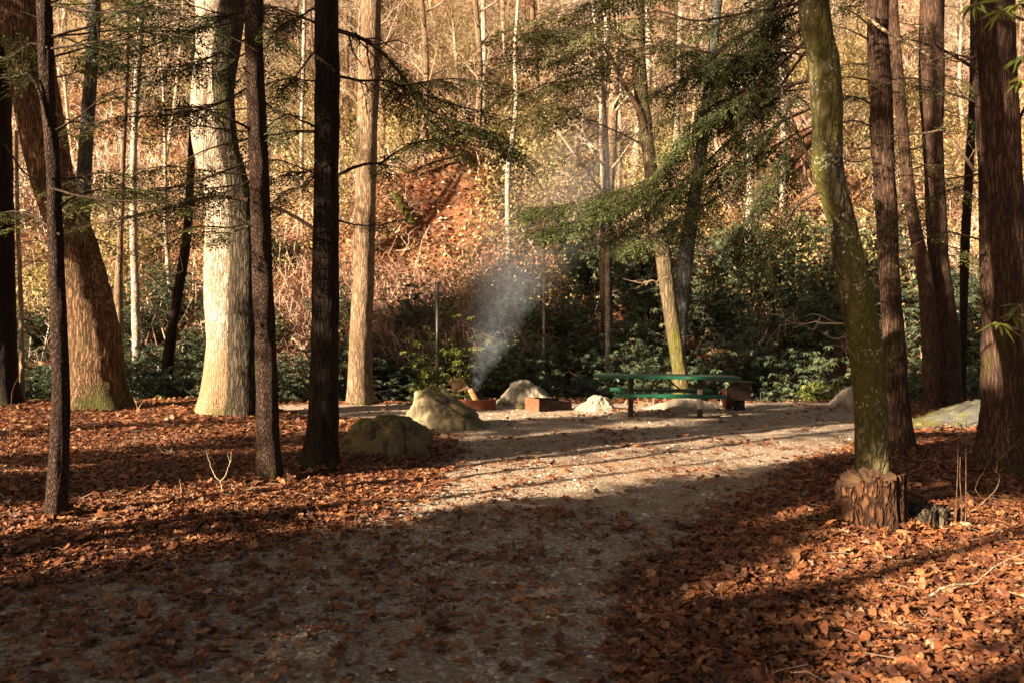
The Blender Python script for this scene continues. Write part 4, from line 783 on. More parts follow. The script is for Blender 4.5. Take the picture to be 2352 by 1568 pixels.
def boulder(name, prof, by, depth, material, label, seed, rough=.05, crack=None, pw=2.6, group=None, zp=.75, hmin=.72):
    d = F0*EYE/(by-HY)+depth*.1; yc = d+depth/2; xs = A([(q[0]-CX)/F0*yc for q in prof]); zs = A([EYE+(HY-q[1])/F0*yc for q in prof])
    xc = (xs[0]+xs[-1])/2; hx = (xs[-1]-xs[0])/2; g0 = float(gz(xc, yc))
    bm = bmesh.new(); bmesh.ops.create_icosphere(bm, subdivisions=6, radius=1); v = A([q.co for q in bm.verts]); f = A([[q.index for q in p_.verts] for p_ in bm.faces]); bm.free()
    w = v/(np.sum(np.abs(v)**pw, -1, keepdims=True)**(1/pw))
    # broken facets: nearest of many random cleavage planes
    rg = np.random.default_rng(seed); si = unit(rg.normal(0, 1, (26, 3))*A([1, 1, .8])); hi = rg.uniform(hmin, 1.02, 26); wl = np.linalg.norm(w, axis=1, keepdims=True); dr_ = w/wl
    rp_ = (hi[None]/np.maximum(dr_@si.T, .05)).min(1)[:, None]; w = dr_*np.minimum(wl, rp_)
    x = w[:, 0]*hx/np.abs(w[:, 0]).max(); top = np.interp(x+xc, xs, zs)-g0; z = np.where(w[:, 2] > 0, np.maximum(w[:, 2]/w[:, 2].max(), 0)**zp*np.maximum(top, .03), w[:, 2]*.12); y = w[:, 1]*depth/2
    V = np.stack([x, y, z], -1); nn_ = unit(V*A([1/hx**2, 4/depth**2, 1.5])); sc = min(hx, depth/2)
    V = V+nn_*((fbm(V*2.2/sc+seed, seed, 5, .55)*2.4+fbm(V*9/sc+seed, seed+5, 3)*.5)*rough*sc*1.5)[:, None]*np.where(w[:, 2:] > -.1, 1, .2)
    rid = 1-np.abs(fbm(V*1.3/sc+seed*2, seed+3, 3))*6; V = V-nn_*(np.maximum(rid, 0)*rough*sc*.55)[:, None]
    if crack:
        (a0, b0), (a1, b1), wd, dp = crack; pa = A([(a0-CX)/F0*yc-xc, EYE+(HY-b0)/F0*yc-g0]); pb = A([(a1-CX)/F0*yc-xc, EYE+(HY-b1)/F0*yc-g0]); e = pb-pa; tt = np.clip(((V[:, [0, 2]]-pa)@e)/(e@e), 0, 1)
        ds = np.linalg.norm(V[:, [0, 2]]-pa-tt[:, None]*e, axis=1)+.01*fbm(V*9, 4, 2); V = V-nn_*(dp*np.exp(-(ds/wd)**2)*(V[:, 1] < depth*.2))[:, None]
    mb = MB(); mb.add(V, f); o = obj(name, mb, M[material], loc=(xc, yc, g0)); return tag(o, label, 'boulder', group)
boulder('boulder', [(780, 1058), (784, 1018), (794, 990), (826, 966), (866, 951), (905, 952), (944, 961), (976, 974), (987, 996), (988, 1058)], 1060, .7, 'mossy_stone', 'low mossy boulder on the lane edge beside the black hemlock', 3, .10, ((935, 975), (945, 1055), .02, .05), pw=4.2, zp=.30, hmin=.90)
boulder('boulder', [(926, 990), (929, 955), (937, 922), (962, 896), (990, 884), (1022, 893), (1058, 915), (1090, 945), (1118, 975), (1136, 994)], 992, 1.1, 'granite_moss', 'large tan boulder with a long diagonal crack, behind the low mossy one', 6, .075, ((1010, 910), (1112, 968), .022, .09), pw=3.2, zp=.55, hmin=.84)
boulder('boulder', [(1132, 935), (1140, 915), (1155, 893), (1178, 872), (1198, 866), (1222, 878), (1250, 900), (1282, 912), (1296, 935)], 936, 1.0, 'granite', 'peaked pale boulder behind the rusty steel box', 9, .075)
boulder('boulder', [(1310, 944), (1332, 926), (1352, 913), (1378, 904), (1402, 906), (1430, 911), (1424, 925), (1420, 944)], 945, .8, 'pale_stone', 'bright cream rock under the left end of the picnic table', 12, .05)
boulder('boulder', [(1474, 946), (1490, 936), (1512, 924), (1545, 916), (1590, 914), (1640, 918), (1680, 938)], 943, .8, 'granite', 'flat dull rock seen below the bench of the picnic table', 15, .05)
boulder('boulder', [(1906, 940), (1908, 915), (1922, 902), (1945, 890), (1968, 884), (1992, 895), (2015, 938)], 936, .9, 'pale_stone', 'pale rock half hidden behind the leaning mossy tree', 18, .05)
boulder('boulder', [(2088, 1000), (2098, 975), (2130, 960), (2165, 945), (2200, 930), (2232, 912), (2262, 905), (2310, 912), (2345, 990)], 1003, 1.5, 'grey_stone', 'long grey boulder between the red brown trunks and the massive right-hand trunk', 21, .04)
boulder('stone', [(1182, 940), (1188, 926), (1202, 924), (1212, 928), (1216, 940)], 941, .3, 'mossy_stone', 'small mossy stone at the foot of the peaked boulder', 24, .05)
M['brick'] = stone('brick', (.36, .16, .09), (.16, .07, .04))
boulder('stone', [(1281, 1086), (1284, 1076), (1297, 1073), (1309, 1078), (1312, 1087)], 1088, .09, 'brick', 'small reddish stone on the sunny strip of gravel', 27, .05)
boulder('stone', [(1270, 1176), (1275, 1162), (1289, 1157), (1302, 1163), (1306, 1176)], 1177, .08, 'brick', 'reddish stone on the shaded gravel in mid lane', 30, .05)
# ------------------------------------------------------------------ made things
def boxm(mb, size, loc, rot=(0, 0, 0), bev=.006, seg=2):
    from mathutils import Matrix, Euler
    bm = bmesh.new(); bmesh.ops.create_cube(bm, size=1); bmesh.ops.scale(bm, vec=size, verts=bm.verts)
    if bev: bmesh.ops.bevel(bm, geom=bm.edges[:]+bm.verts[:], offset=min(bev, min(size)*.45), segments=seg, affect='EDGES', profile=.5)
    bmesh.ops.triangulate(bm, faces=bm.faces[:]); bmesh.ops.transform(bm, matrix=Matrix.Translation(loc) @ Euler(rot).to_matrix().to_4x4(), verts=bm.verts)
    bm.verts.index_update(); mb.add([q.co[:] for q in bm.verts], [[q.index for q in p_.verts] for p_ in bm.faces]); bm.free(); return mb
def bar(mb, a, b, w, h, bev=.004):
    a, b = Vector(a), Vector(b); d = b-a; e = d.to_track_quat('X', 'Z').to_euler(); return boxm(mb, (d.length, w, h), (a+b)/2, e, bev)
def tubem(mb, pts, r, S=16): 
    c = cat_rom(pts, max(2, len(pts)*4 if len(pts) > 2 else 2)); V, Fq, rr = poly_tubes(c[None], np.full((1, len(c)), r), S); n = len(c)
    V = np.concatenate([V, c[:1], c[-1:]]); mb.add(V, Fq); base = mb.n-len(V)
    F3 = [[n*S, (j+1) % S, j] for j in range(S)]+[[n*S+1, (n-1)*S+j, (n-1)*S+(j+1) % S] for j in range(S)]
    mb.F.append((A(F3)+base, 0)); return mb
def paint(name, base, rust=None, amt=.5, rough=.45, metal=0., scale=6., spec=.4):
    m, nt = mat(name); v = coords(nt); n1 = noise(nt, v, scale, 8, .7); col = mix(nt, math_(nt, 'MULTIPLY', noise(nt, v, 90., 3), .35), base, tuple(c*.5 for c in base))
    if rust: col = mix(nt, ramp(nt, n1, [(.62-amt*.25, 0.), (.72-amt*.25, 1.)]), col, mix(nt, noise(nt, v, 30., 4), tuple(c*.5 for c in rust), rust))
    return finish(m, nt, col, rough, n1, .25, .01, metal=metal, spec=spec)
M['green_paint'] = paint('green_paint', (.006, .085, .045), (.09, .10, .08), .15, .38)
M['green_top'] = paint('green_top', (.035, .085, .055), (.11, .10, .07), .6, .5)
M['brown_steel'] = paint('brown_steel', (.022, .014, .010), (.06, .035, .02), .3, .6)
M['post_black'] = paint('post_black', (.018, .014, .011), None, 0, .4)
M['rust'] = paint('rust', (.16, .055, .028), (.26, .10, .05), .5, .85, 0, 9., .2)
M['rust_shaded'] = paint('rust_shaded', (.014, .007, .005), (.05, .019, .010), .5, .85, 0, 9., .2)  # rust darkened so the colour carries the shade on these panels
M['ash'] = paint('ash', (.16, .15, .14), (.35, .33, .31), .5, .95, 0, 14.)
M['char'] = paint('char', (.012, .010, .009), (.08, .05, .03), .35, .9, 0, 14.)
M['grate'] = paint('grate', (.20, .10, .05), (.32, .17, .09), .5, .6, .3)
M['fresh_wood'] = bark('fresh_wood', (.10, .035, .015), (.50, .24, .10), (.72, .42, .20), 24, .15, .5, .01)
# picnic table ---------------------------------------------------------------
tx, ty = (1527-CX)/F0*15.4, 15.4; tg = float(gz(tx, ty))
pt = empty('picnic_table', (tx, ty, tg), 'green picnic table with brown steel legs and attached benches on the gravel pad', 'picnic table'); pt.rotation_euler = (math.radians(.25), math.radians(.7), math.radians(-3.5))
def plank_part(name, length, width, z, y, m_, planks, th=.042, par=pt, mtop='green_top'):
    mb = MB(); pw_ = width/planks
    for i in range(planks): boxm(mb, (length, pw_-.006, th), (0, y-width/2+pw_*(i+.5), z-th/2), bev=.008)
    boxm(mb, (length-.01, width-.02, th*.5), (0, y, z-th*.55), bev=.002)
    o = obj(name, mb, M[m_], par); rm = MB()
    for s in (-1, 1): boxm(rm, (length+.02, .022, th+.014), (0, y+s*(width/2+.012), z-th/2), bev=.009)
    for s in (-1, 1): boxm(rm, (.022, width+.02, th+.014), (s*(length/2+.012), y, z-th/2), bev=.009)
    obj('rim', rm, M['green_paint'], o); return o
plank_part('tabletop', 2.52, .74, .755, 0, 'green_top', 4)
plank_part('bench', 1.86, .25, .455, -.70, 'green_top', 1); plank_part('bench', 1.86, .25, .455, .70, 'green_top', 1)
for sx_ in (-.62, .62):
    mb = MB(); boxm(mb, (.09, .09, .72), (sx_, -.03, .345)); boxm(mb, (.075, .62, .035), (sx_, 0, .695)); obj('leg', mb, M['brown_steel'], pt)
    mb = MB(); bar(mb, (sx_, -.82, .385), (sx_, .82, .385), .06, .05); boxm(mb, (.06, .05, .05), (sx_, -.70, .39)); obj('bench_support', mb, M['brown_steel'], pt)
for s in (-1, 1):
    mb = MB(); bar(mb, (s*.04, 0, .69), (s*.40, .0, .39), .04, .03); obj('brace', mb, M['brown_steel'], pt)
mb = MB(); bar(mb, (-.60, 0, .385), (.60, 0, .385), .03, .03); obj('stretcher', mb, M['brown_steel'], pt)
# lantern post -----------------------------------------------------------------
lx, ly = (1005-CX)/F0*17.0, 17.0; lg = float(gz(lx, ly)); lp = empty('lantern_post', (lx, ly, lg), 'tall black steel lantern post with two hook arms behind the cracked boulder', 'lantern post')
hh = EYE+(HY-650)/F0*17-lg; obj('pole', tubem(MB(), [(0, 0, -.1), (0, 0, hh)], .038, 20), M['post_black'], lp); obj('cap', tubem(MB(), [(0, 0, hh+.001), (0, 0, hh+.02)], .042, 20), M['post_black'], lp)
for s in (-1, 1): obj('hook_arm', tubem(MB(), [(s*.03, 0, hh-.17), (s*.12, 0, hh-.21), (s*.25, 0, hh-.27), (s*.27, 0, hh-.25)], .009, 8), M['post_black'], lp)
# fire ring ---------------------------------------------------------------------
fxx, fyy = (1096-CX)/F0*16.9, 16.9; fg = float(gz(fxx, fyy)); fr = empty('fire_ring', (fxx, fyy, fg), 'round rusty steel campfire ring with a tipped back cooking grate', 'fire ring'); R_ = .375; Hh = .21
mb = MB(); th = np.arange(64)*2*math.pi/64; prof_ = [(R_, -.03), (R_+.004, Hh-.02), (R_+.018, Hh-.012), (R_+.016, Hh), (R_-.008, Hh), (R_-.008, .02)]
V = np.stack([np.stack([r_*np.cos(th), r_*np.sin(th), 0*th+z_], -1) for r_, z_ in prof_]); id_ = np.arange(len(prof_)*64).reshape(-1, 64); nx_ = np.roll(id_, -1, 1)
mb.add(V, np.stack([id_[:-1], nx_[:-1], nx_[1:], id_[1:]], -1).reshape(-1, 4)); obj('ring', mb, M['rust'], fr)
mb = MB(); rr_ = np.linspace(0, R_-.012, 10); Vd = np.stack([np.stack([r_*np.cos(th), r_*np.sin(th), .10+.05*(1-r_/R_)+.03*fbm(np.stack([r_*np.cos(th)*9, r_*np.sin(th)*9, 0*th], -1), 7)], -1) for r_ in rr_]); id_ = np.arange(640).reshape(10, 64); nx_ = np.roll(id_, -1, 1)
mb.add(Vd, np.stack([id_[:-1], nx_[:-1], nx_[1:], id_[1:]], -1).reshape(-1, 4)); obj('ash_bed', mb, M['ash'], fr)
def wpt(x_, y_, d_): return P(x_, y_, d_)-A([fxx, fyy, fg])
g_ = [wpt(1022.5, 867, 17.15), wpt(1060.5, 868.5, 17.15), wpt(1077, 892, 16.75), wpt(1049, 898, 16.75)]
gr = MB()
for a_, b_ in ((0, 1), (1, 2), (2, 3), (3, 0)): tubem(gr, [g_[a_], g_[b_]], .010, 8)
for i in range(1, 9):
    t = i/9; tubem(gr, [g_[0]*(1-t)+g_[1]*t, g_[3]*(1-t)+g_[2]*t], .0075, 6)
for i in (1, 2): t = i/3; tubem(gr, [g_[0]*(1-t)+g_[3]*t, g_[1]*(1-t)+g_[2]*t], .006, 6)
gt = obj('cooking_grate', gr, M['grate'], fr); hd = MB(); tubem(hd, [g_[3]*.9+g_[0]*.1, wpt(1030, 893, 16.8), wpt(1019, 893, 16.85)], .011, 8); obj('handle', hd, M['grate'], gt)
hg = MB(); tubem(hg, [wpt(1044, 897, 16.75), wpt(1040, 904, 16.75), wpt(1043, 912, 16.75)], .008, 8); tubem(hg, [wpt(1052, 898, 16.75), wpt(1052, 914, 16.75)], .008, 8); obj('hinge', hg, M['grate'], gt)
def log(a_, b_, r_, mname, label, seed, cut='fresh_wood'):
    a_, b_ = A(a_, float), A(b_, float); V, Fq, c, rr = trunk_mesh([a_, (a_+b_)/2, b_], [r_, r_*1.02, r_*.95], seg=20, step=.03, furrow=.12, flare=0, seed=seed, lump=.05, freq=40)
    mb = MB(); 
    n_ = len(c); e = unit(b_-a_); u = unit(np.cross(e, A([.3, 1, .1]))); w_ = np.cross(e, u); th = np.arange(20)*2*math.pi/20; rn = 1+.08*fbm(np.stack([np.cos(th)*2, np.sin(th)*2, 0*th+seed], -1), seed)
    V = np.stack([p_+(u*np.cos(th)[:, None]+w_*np.sin(th)[:, None])*(r_*rn)[:, None] for p_ in np.linspace(a_, b_, 8)]); id_ = np.arange(160).reshape(8, 20); nx_ = np.roll(id_, -1, 1)
    mb.add(V, np.stack([id_[:-1], nx_[:-1], nx_[1:], id_[1:]], -1).reshape(-1, 4))
    capb = MB(); 
    for k_, cc in ((0, a_-e*.002), (7, b_+e*.002)): capb.add(np.concatenate([[cc], V[k_]+(cc-(a_ if k_ == 0 else b_))]), [[0, j+1, (j+1) % 20+1] for j in range(20)])
    o0 = (a_+b_)/2; r0 = empty('log', o0, label, 'log'); obj('bark', mb, M[mname], r0, origin=o0); obj('cut_end', capb, M[cut], r0, origin=o0, smooth=False); return r0
W_ = lambda x_, y_, d_: P(x_, y_, d_)
log(W_(1095, 921, 16.75), W_(1080, 893, 16.8), .062, 'fresh_wood', 'split orange firewood log propped upright in the smoking fire ring', 5)
log(W_(1102, 922, 16.95), W_(1097, 898, 17.0), .045, 'char', 'charred log standing just behind the upright orange log', 7, 'char')
log(W_(1068, 917, 16.8), W_(1126, 918, 17.0), .045, 'char', 'burnt grey log lying across the fire ring', 9, 'ash')
# rusty open steel box -------------------------------------------------------------
bx0 = A([(1215-CX)/F0*16.6, 16.6]); fb = empty('steel_fire_box', (bx0[0], bx0[1], float(gz(*bx0))), 'low open rusty fire box with a sunlit orange side, near the peaked boulder', 'fire box'); z0 = float(gz(*bx0))
cn = [(1207, 16.75, 911), (1238, 16.45, 916), (1313, 16.9, 922), (1284, 17.3, 914)]
q_ = [A([(a_-CX)/F0*d_, d_, 0]) for a_, d_, _ in cn]; tz = [EYE+(HY-y_)/F0*d_ for _, d_, y_ in cn]
def plate(name, a_, b_, za, zb, par, m_, off=.0, th_=.012):
    e = unit(b_-a_); n_ = A([e[1], -e[0], 0])*th_/2; V = []
    for s in (-1, 1):
        for p_, z_ in ((a_, -.03+z0), (b_, -.03+z0), (b_, zb), (a_, za)): V.append([*(p_+n_*s)[:2], z_])
    F_ = [[0, 1, 2, 3], [7, 6, 5, 4], [0, 4, 5, 1], [1, 5, 6, 2], [2, 6, 7, 3], [3, 7, 4, 0]]; mb = MB(); mb.add(V, F_); return obj(name, mb, M[m_], par, origin=(bx0[0], bx0[1], z0), smooth=False)
sh = .008
plate('end_panel', q_[0], q_[1], tz[0], tz[1], fb, 'rust'); plate('side_panel', q_[1]+unit(q_[2]-q_[1])*sh, q_[2], tz[1], tz[2], fb, 'rust_shaded')  # left end in brighter rust as the sunlit side, the rest in shaded rust
plate('end_panel', q_[2]+unit(q_[3]-q_[2])*sh, q_[3], tz[2], tz[3], fb, 'rust_shaded'); plate('side_panel', q_[3]+unit(q_[0]-q_[3])*sh, q_[0]+unit(q_[3]-q_[0])*sh, tz[3], tz[0], fb, 'rust_shaded')
# rusty standing grill with shelf ---------------------------------------------------
gx_, gy_ = (1692-CX)/F0*16.8, 16.8; gg = float(gz(gx_, gy_)); rg_ = empty('standing_grill', (gx_, gy_, gg), 'rusty steel grill stand with a flat shelf right of the picnic table', 'grill')
k_ = 16.8/F0
def gp(x_, y_, dy=0): return ((x_-1692)*k_, dy, EYE+(HY-y_)*k_-gg)
mb = MB(); bar(mb, gp(1638, 873), gp(1730, 877), .42, .018); obj('shelf', mb, M['brown_steel'], rg_)
mb = MB(); V = [gp(1672, 880, -.17), gp(1717, 881, -.17), gp(1716, 918, -.17), gp(1686, 917, -.17), gp(1680, 925, -.17), gp(1676, 938, -.17), gp(1664, 938, -.17), gp(1664, 905, -.17), gp(1666, 890, -.17)]
n_ = len(V); V2 = [(a, b+.012, c) for a, b, c in V]; mb.add(V+V2, [[j, (j+1) % n_, (j+1) % n_+n_, j+n_] for j in range(n_)]); mb.F.append((A([[0, j, j+1] for j in range(1, n_-1)]+[[n_, n_+j+1, n_+j] for j in range(1, n_-1)]), 0)); obj('front_panel', mb, M['rust_shaded'], rg_, smooth=False)
mb = MB(); bar(mb, gp(1664, 892, 0), gp(1664, 936, 0), .34, .012); obj('side_panel', mb, M['rust'], rg_); mb = MB(); bar(mb, gp(1717, 881, 0), gp(1717, 917, 0), .33, .012); obj('side_panel', mb, M['rust'], rg_)
mb = MB(); boxm(mb, (.20, .16, .32), (gp(1697, 0)[0], 0, .12)); obj('post', mb, M['char'], rg_)
# ------------------------------------------------------------------ rotten stumps
def stump(name, xc_, by, wpx, topf, material, label, seed, moss_top=True, notch=(), d=None, squash=.85, flare=.12):
    d = d or F0*EYE/(by-HY)+.1; R0 = wpx/F0*d/2; c0 = A([(xc_-CX)/F0*d, d+R0*.6]); g0 = float(gz(*c0)); S = 128; th = np.arange(S)*2*math.pi/S; K = 40; ks = np.linspace(0, 1, K)[:, None]
    ct, st = np.cos(th)[None], np.sin(th)[None]; hz_ = topf(th, d)-g0
    nzt = fbm(np.stack([ct[0]*5, st[0]*5, 0*th+seed], -1), seed, 4)+.5*np.abs(fbm(np.stack([ct[0]*12, st[0]*12, 0*th+seed], -1), seed+1, 2))
    H_ = hz_+nzt*.055; z = -.06+(H_[None]+.06)*ks
    fp = np.stack([ct*6+0*z, st*6+0*z, z*3], -1); R = R0*(1+.10*fbm(fp, seed, 4)+.13*fbm(np.stack([ct*2.+0*z, st*2.+0*z, z*1.2], -1), seed+9, 3)+flare*np.exp(-(z+.06)/.12))-(.018*np.maximum(0, 1-6*np.abs(fbm(np.stack([ct*9+0*z, st*9+0*z, z*1.], -1), seed+4, 2))))
    for a0, w0, dp in notch: R = R-dp*R0*np.exp(-(((th[None]-a0+math.pi) % (2*math.pi)-math.pi)/w0)**2)*(.4+.6*ks)
    V = np.stack([ct*R, st*R*squash, z], -1); id_ = np.arange(K*S).reshape(K, S); nx_ = np.roll(id_, -1, 1); mb = MB(); mb.add(V, np.stack([id_[:-1], nx_[:-1], nx_[1:], id_[1:]], -1).reshape(-1, 4))
    root = empty(name, (c0[0], c0[1], g0), label, 'tree stump'); obj('bark', mb, M[material], root)
    rr_ = np.linspace(1, 0, 14)[:, None]; top = V[-1]; px_, py_ = top[:, 0][None]*rr_, top[:, 1][None]*rr_; zc = top[:, 2].mean(); zz = top[:, 2][None]*rr_+(1-rr_)*zc+.015*fbm(np.stack([px_*14, py_*14, 0*px_], -1), seed+2, 3)*(rr_ < .98)-.03*np.sin(rr_*math.pi)
    tb = MB(); id_ = np.arange(14*S).reshape(14, S); nx_ = np.roll(id_, -1, 1); tb.add(np.stack([px_, py_, zz+.001], -1), np.stack([id_[:-1], nx_[:-1], nx_[1:], id_[1:]], -1).reshape(-1, 4)); obj('top', tb, M['moss_top' if moss_top else material], root); return root, c0
M['moss_top'] = stone('moss_top', (.10, .05, .022), (.035, .018, .010), .80)
def tf1(th, d):
    x_ = np.cos(th); zt = EYE+(HY-np.interp(x_, [-1, -.7, -.6, 0, .5, .85, 1], [1118, 1112, 1100, 1094, 1088, 1086, 1104]))/F0*(d+.15); return zt
stump('tree_stump', 2016, 1238, 160, tf1, 'rot_wood', 'orange brown rotten stump with a mossy top at the foot of the leaning mossy tree', 3, notch=((-1.0, .06, .30), (-2.15, .20, .42), (-.4, .12, .10)))
def tf2(th, d): return EYE+(HY-np.interp(np.cos(th), [-1, -.3, .3, 1], [1190, 1160, 1157, 1175]))/F0*(d+.1)
stump('tree_stump', 2142, 1236, 104, tf2, 'old_wood', 'low grey black rotten stump right of the taller orange one', 8, moss_top=False, notch=((-1.3, .12, .4),))
# splintered little snag with upright stems
sd_ = G(2212, 1232); sg = empty('splintered_snag', (sd_[0], sd_[1]+.05, float(gz(*sd_))), 'splintered wood snag with thin upright dead stems beside the low stump', 'snag'); kx = sd_[1]/F0
mb = MB(); rg = np.random.default_rng(4)
for i in range(16):
    a0 = rg.uniform(-.055, .055); b0 = rg.uniform(-.03, .03); h_ = rg.uniform(.12, .27); w0 = rg.uniform(.008, .016); V = [(a0-w0, b0, -.03), (a0+w0, b0, -.03), (a0+w0*.2, b0+.012, -.03), (a0+rg.normal(0, .01), b0+.004, h_)]; mb.add(V, [[0, 1, 3], [1, 2, 3], [2, 0, 3]])
obj('splinters', mb, M['rot_wood'], sg, smooth=False)
for x0, yt, x1 in ((2200, 1028, 2203), (2212, 1058, 2208), (2222, 975, 2222)):
    tb = MB(); pts_ = [((x0-2212)*kx, -.02, -.02), ((x0-2212)*kx+.004, -.02, .2), ((x1-2212)*kx, -.03, (1232-yt)*kx*.7), ((x1-2212)*kx+.003, -.03, (1232-yt)*kx)]; c = cat_rom(pts_, 12); tb.add(*poly_tubes(c[None], np.linspace(.0038, .0016, 12)[None], 6)); obj('stem', tb, M['twig_bark'], sg)
M['grey_stick'] = bark('grey_stick', (.10, .08, .055), (.24, .19, .13), (.38, .31, .22), 20, .3, .5, .01)
# ------------------------------------------------------------------ twigs, saplings and fallen sticks
def stick(name, paths, d, base, label, cat, material='pale_twig', r0=.006, group=None, dys=None):
    b = G(*base) if d is None else A([(base[0]-CX)/F0*d, d]); dd = b[1]; o = A([b[0], b[1], float(gz(*b))]); mb = MB(); rg = np.random.default_rng(int(base[0]))
    for i, (pp, r1) in enumerate(paths):
        dy = 0 if dys is None else dys[i]; pts_ = [P(x_, y_, dd+dy*k_/max(len(pp)-1, 1)) for k_, (x_, y_) in enumerate(pp)]; c = cat_rom(pts_, len(pp)*5); c[1:] += rg.normal(0, .0025, (len(c)-1, 3)); mb.add(*poly_tubes(c[None], np.linspace(r1, r1*.3, len(c))[None], 6))
    root = empty(name, o, label, cat, group); obj('stem', mb, M[material], root, origin=o); return root
stick('dead_sapling', [([(513, 1152), (510, 1120), (506, 1105)], .007), ([(506, 1105), (490, 1085), (480, 1055), (474, 1040)], .005), ([(506, 1105), (518, 1090), (528, 1060), (532, 1035)], .005), ([(528, 1060), (522, 1040)], .003)], 7.6, (513, 1152), 'forked pale dead sapling standing in the leaves between the slim and reddish hemlocks', 'sapling')
stick('fallen_stick', [([(512, 1150), (545, 1160), (580, 1158), (600, 1152)], .009), ([(545, 1160), (530, 1172)], .006)], None, (545, 1165), 'short pale stick lying at the foot of the forked dead sapling', 'stick')
stick('fallen_branch', [([(2060, 1410), (2115, 1378), (2160, 1352), (2200, 1340), (2235, 1338), (2262, 1318), (2300, 1290), (2380, 1262)], .0085), ([(2235, 1338), (2200, 1345), (2175, 1360)], .005), ([(2115, 1378), (2090, 1378), (2060, 1384)], .005)], 4.55, (2200, 1400), 'long crooked grey fallen branch lying over the sunlit leaves at lower right', 'branch', 'grey_stick', dys=[.0, 0, 0])
stick('bare_shrub', [([(2232, 1178), (2262, 1150), (2288, 1122), (2296, 1095), (2288, 1080)], .008), ([(2288, 1085), (2292, 1040), (2290, 1000), (2302, 960)], .005), ([(2290, 1000), (2320, 985), (2360, 978)], .004), ([(2288, 1060), (2320, 1030), (2352, 1000), (2380, 990)], .004), ([(2320, 1030), (2310, 1000), (2300, 975)], .003), ([(2330, 1022), (2352, 1045)], .003), ([(2290, 1030), (2270, 1015), (2250, 1010)], .003), ([(2310, 1010), (2340, 1020), (2370, 1040)], .003), ([(2262, 1150), (2240, 1120), (2260, 1080), (2280, 1040)], .003)], 6.9, (2240, 1182), 'reddish bare shrub arching up before the massive right-hand trunk', 'shrub', 'twig_bark')
stick('fallen_stick', [([(2190, 1195), (2260, 1190), (2352, 1186), (2400, 1184)], .008)], None, (2240, 1196), 'straight thin stick lying on the leaves below the reddish bare shrub', 'stick')
stick('fallen_stick', [([(1858, 1193), (1880, 1195), (1925, 1200)], .006)], None, (1890, 1203), 'short stick lying against the left side of the orange stump', 'stick', 'twig_bark')
stick('fallen_stick', [([(2218, 1128), (2245, 1152), (2262, 1160)], .005)], None, (2240, 1165), 'thin greenish stick on the shaded leaves right of the splintered snag', 'stick')
stick('twig_plant', [([(316, 958), (314, 930), (306, 912)], .007), ([(315, 940), (326, 925), (332, 918)], .005), ([(315, 950), (322, 935)], .005)], 15.2, (316, 962), 'small twiggy plant in the leaves left of the big pale tree', 'plant')
stick('twig_plant', [([(22, 1012), (26, 960), (28, 900), (50, 850)], .006), ([(26, 960), (14, 935), (10, 915)], .004)], 11.5, (22, 1018), 'thin bent twig plant near the left edge behind the slim hemlock', 'plant', 'twig_bark')
stick('twig_plant', [([(414, 1152), (416, 1120), (412, 1100)], .004), ([(372, 1160), (388, 1120)], .003)], 7.5, (400, 1160), 'tiny upright dry twigs left of the forked dead sapling', 'plant')
stick('fallen_branch', [([(390, 1055), (368, 1030), (356, 1015)], .006)], None, (392, 1060), 'thin grey stick poking up from the left leaf carpet', 'branch')
for k_, (x_, y_, h_) in enumerate([(1470, 936, 30), (1490, 934, 22), (1658, 936, 26), (1748, 938, 40), (1762, 938, 32), (1500, 930, 50)]):
    dd = 17.9; stick('dry_stem', [([(x_, y_), (x_-4+k_, y_-h_*.6), (x_-9+3*k_, y_-h_)], .007), ([(x_, y_-3), (x_+9, y_-h_*.7)], .006)], dd, (x_, y_), 'tan dry stem at the back edge of the gravel pad', 'dry stem', 'pale_twig', group='dry stems at the back edge of the pad')
# green sprig
def sprig(x_, y_, label, n=60, h=.05, L=.035, matn='laurel_leaf', tone=.3):
    b = G(x_, y_); o = A([b[0], b[1], float(gz(*b))]); rg = np.random.default_rng(int(x_)); p_ = o+rg.normal(0, 1, (n, 3))*A([.07, .05, .015])+A([0, 0, h]); mb = MB(); mb.add(*leafs(p_, rg.normal(0, 1, (n, 3)), rg.normal(0, .4, (n, 3))+A([0, 0, 1.]), L, L*.4, .1, np.full(n, tone))); root = empty('green_sprig', o, label, 'sprig'); obj('leaves', mb, M[matn], root, origin=o, smooth=False)
    st_ = MB(); a_ = np.repeat(o[None], n, 0)+rg.normal(0, .01, (n, 3)); st_.add(*poly_tubes(np.stack([a_, p_], 1)[:12], A([[.0015, .001]]), 3)); obj('stems', st_, M['twig_bark'], root, origin=o)
sprig(1852, 1218, 'small bright green sprig in the brown leaves left of the orange stump')
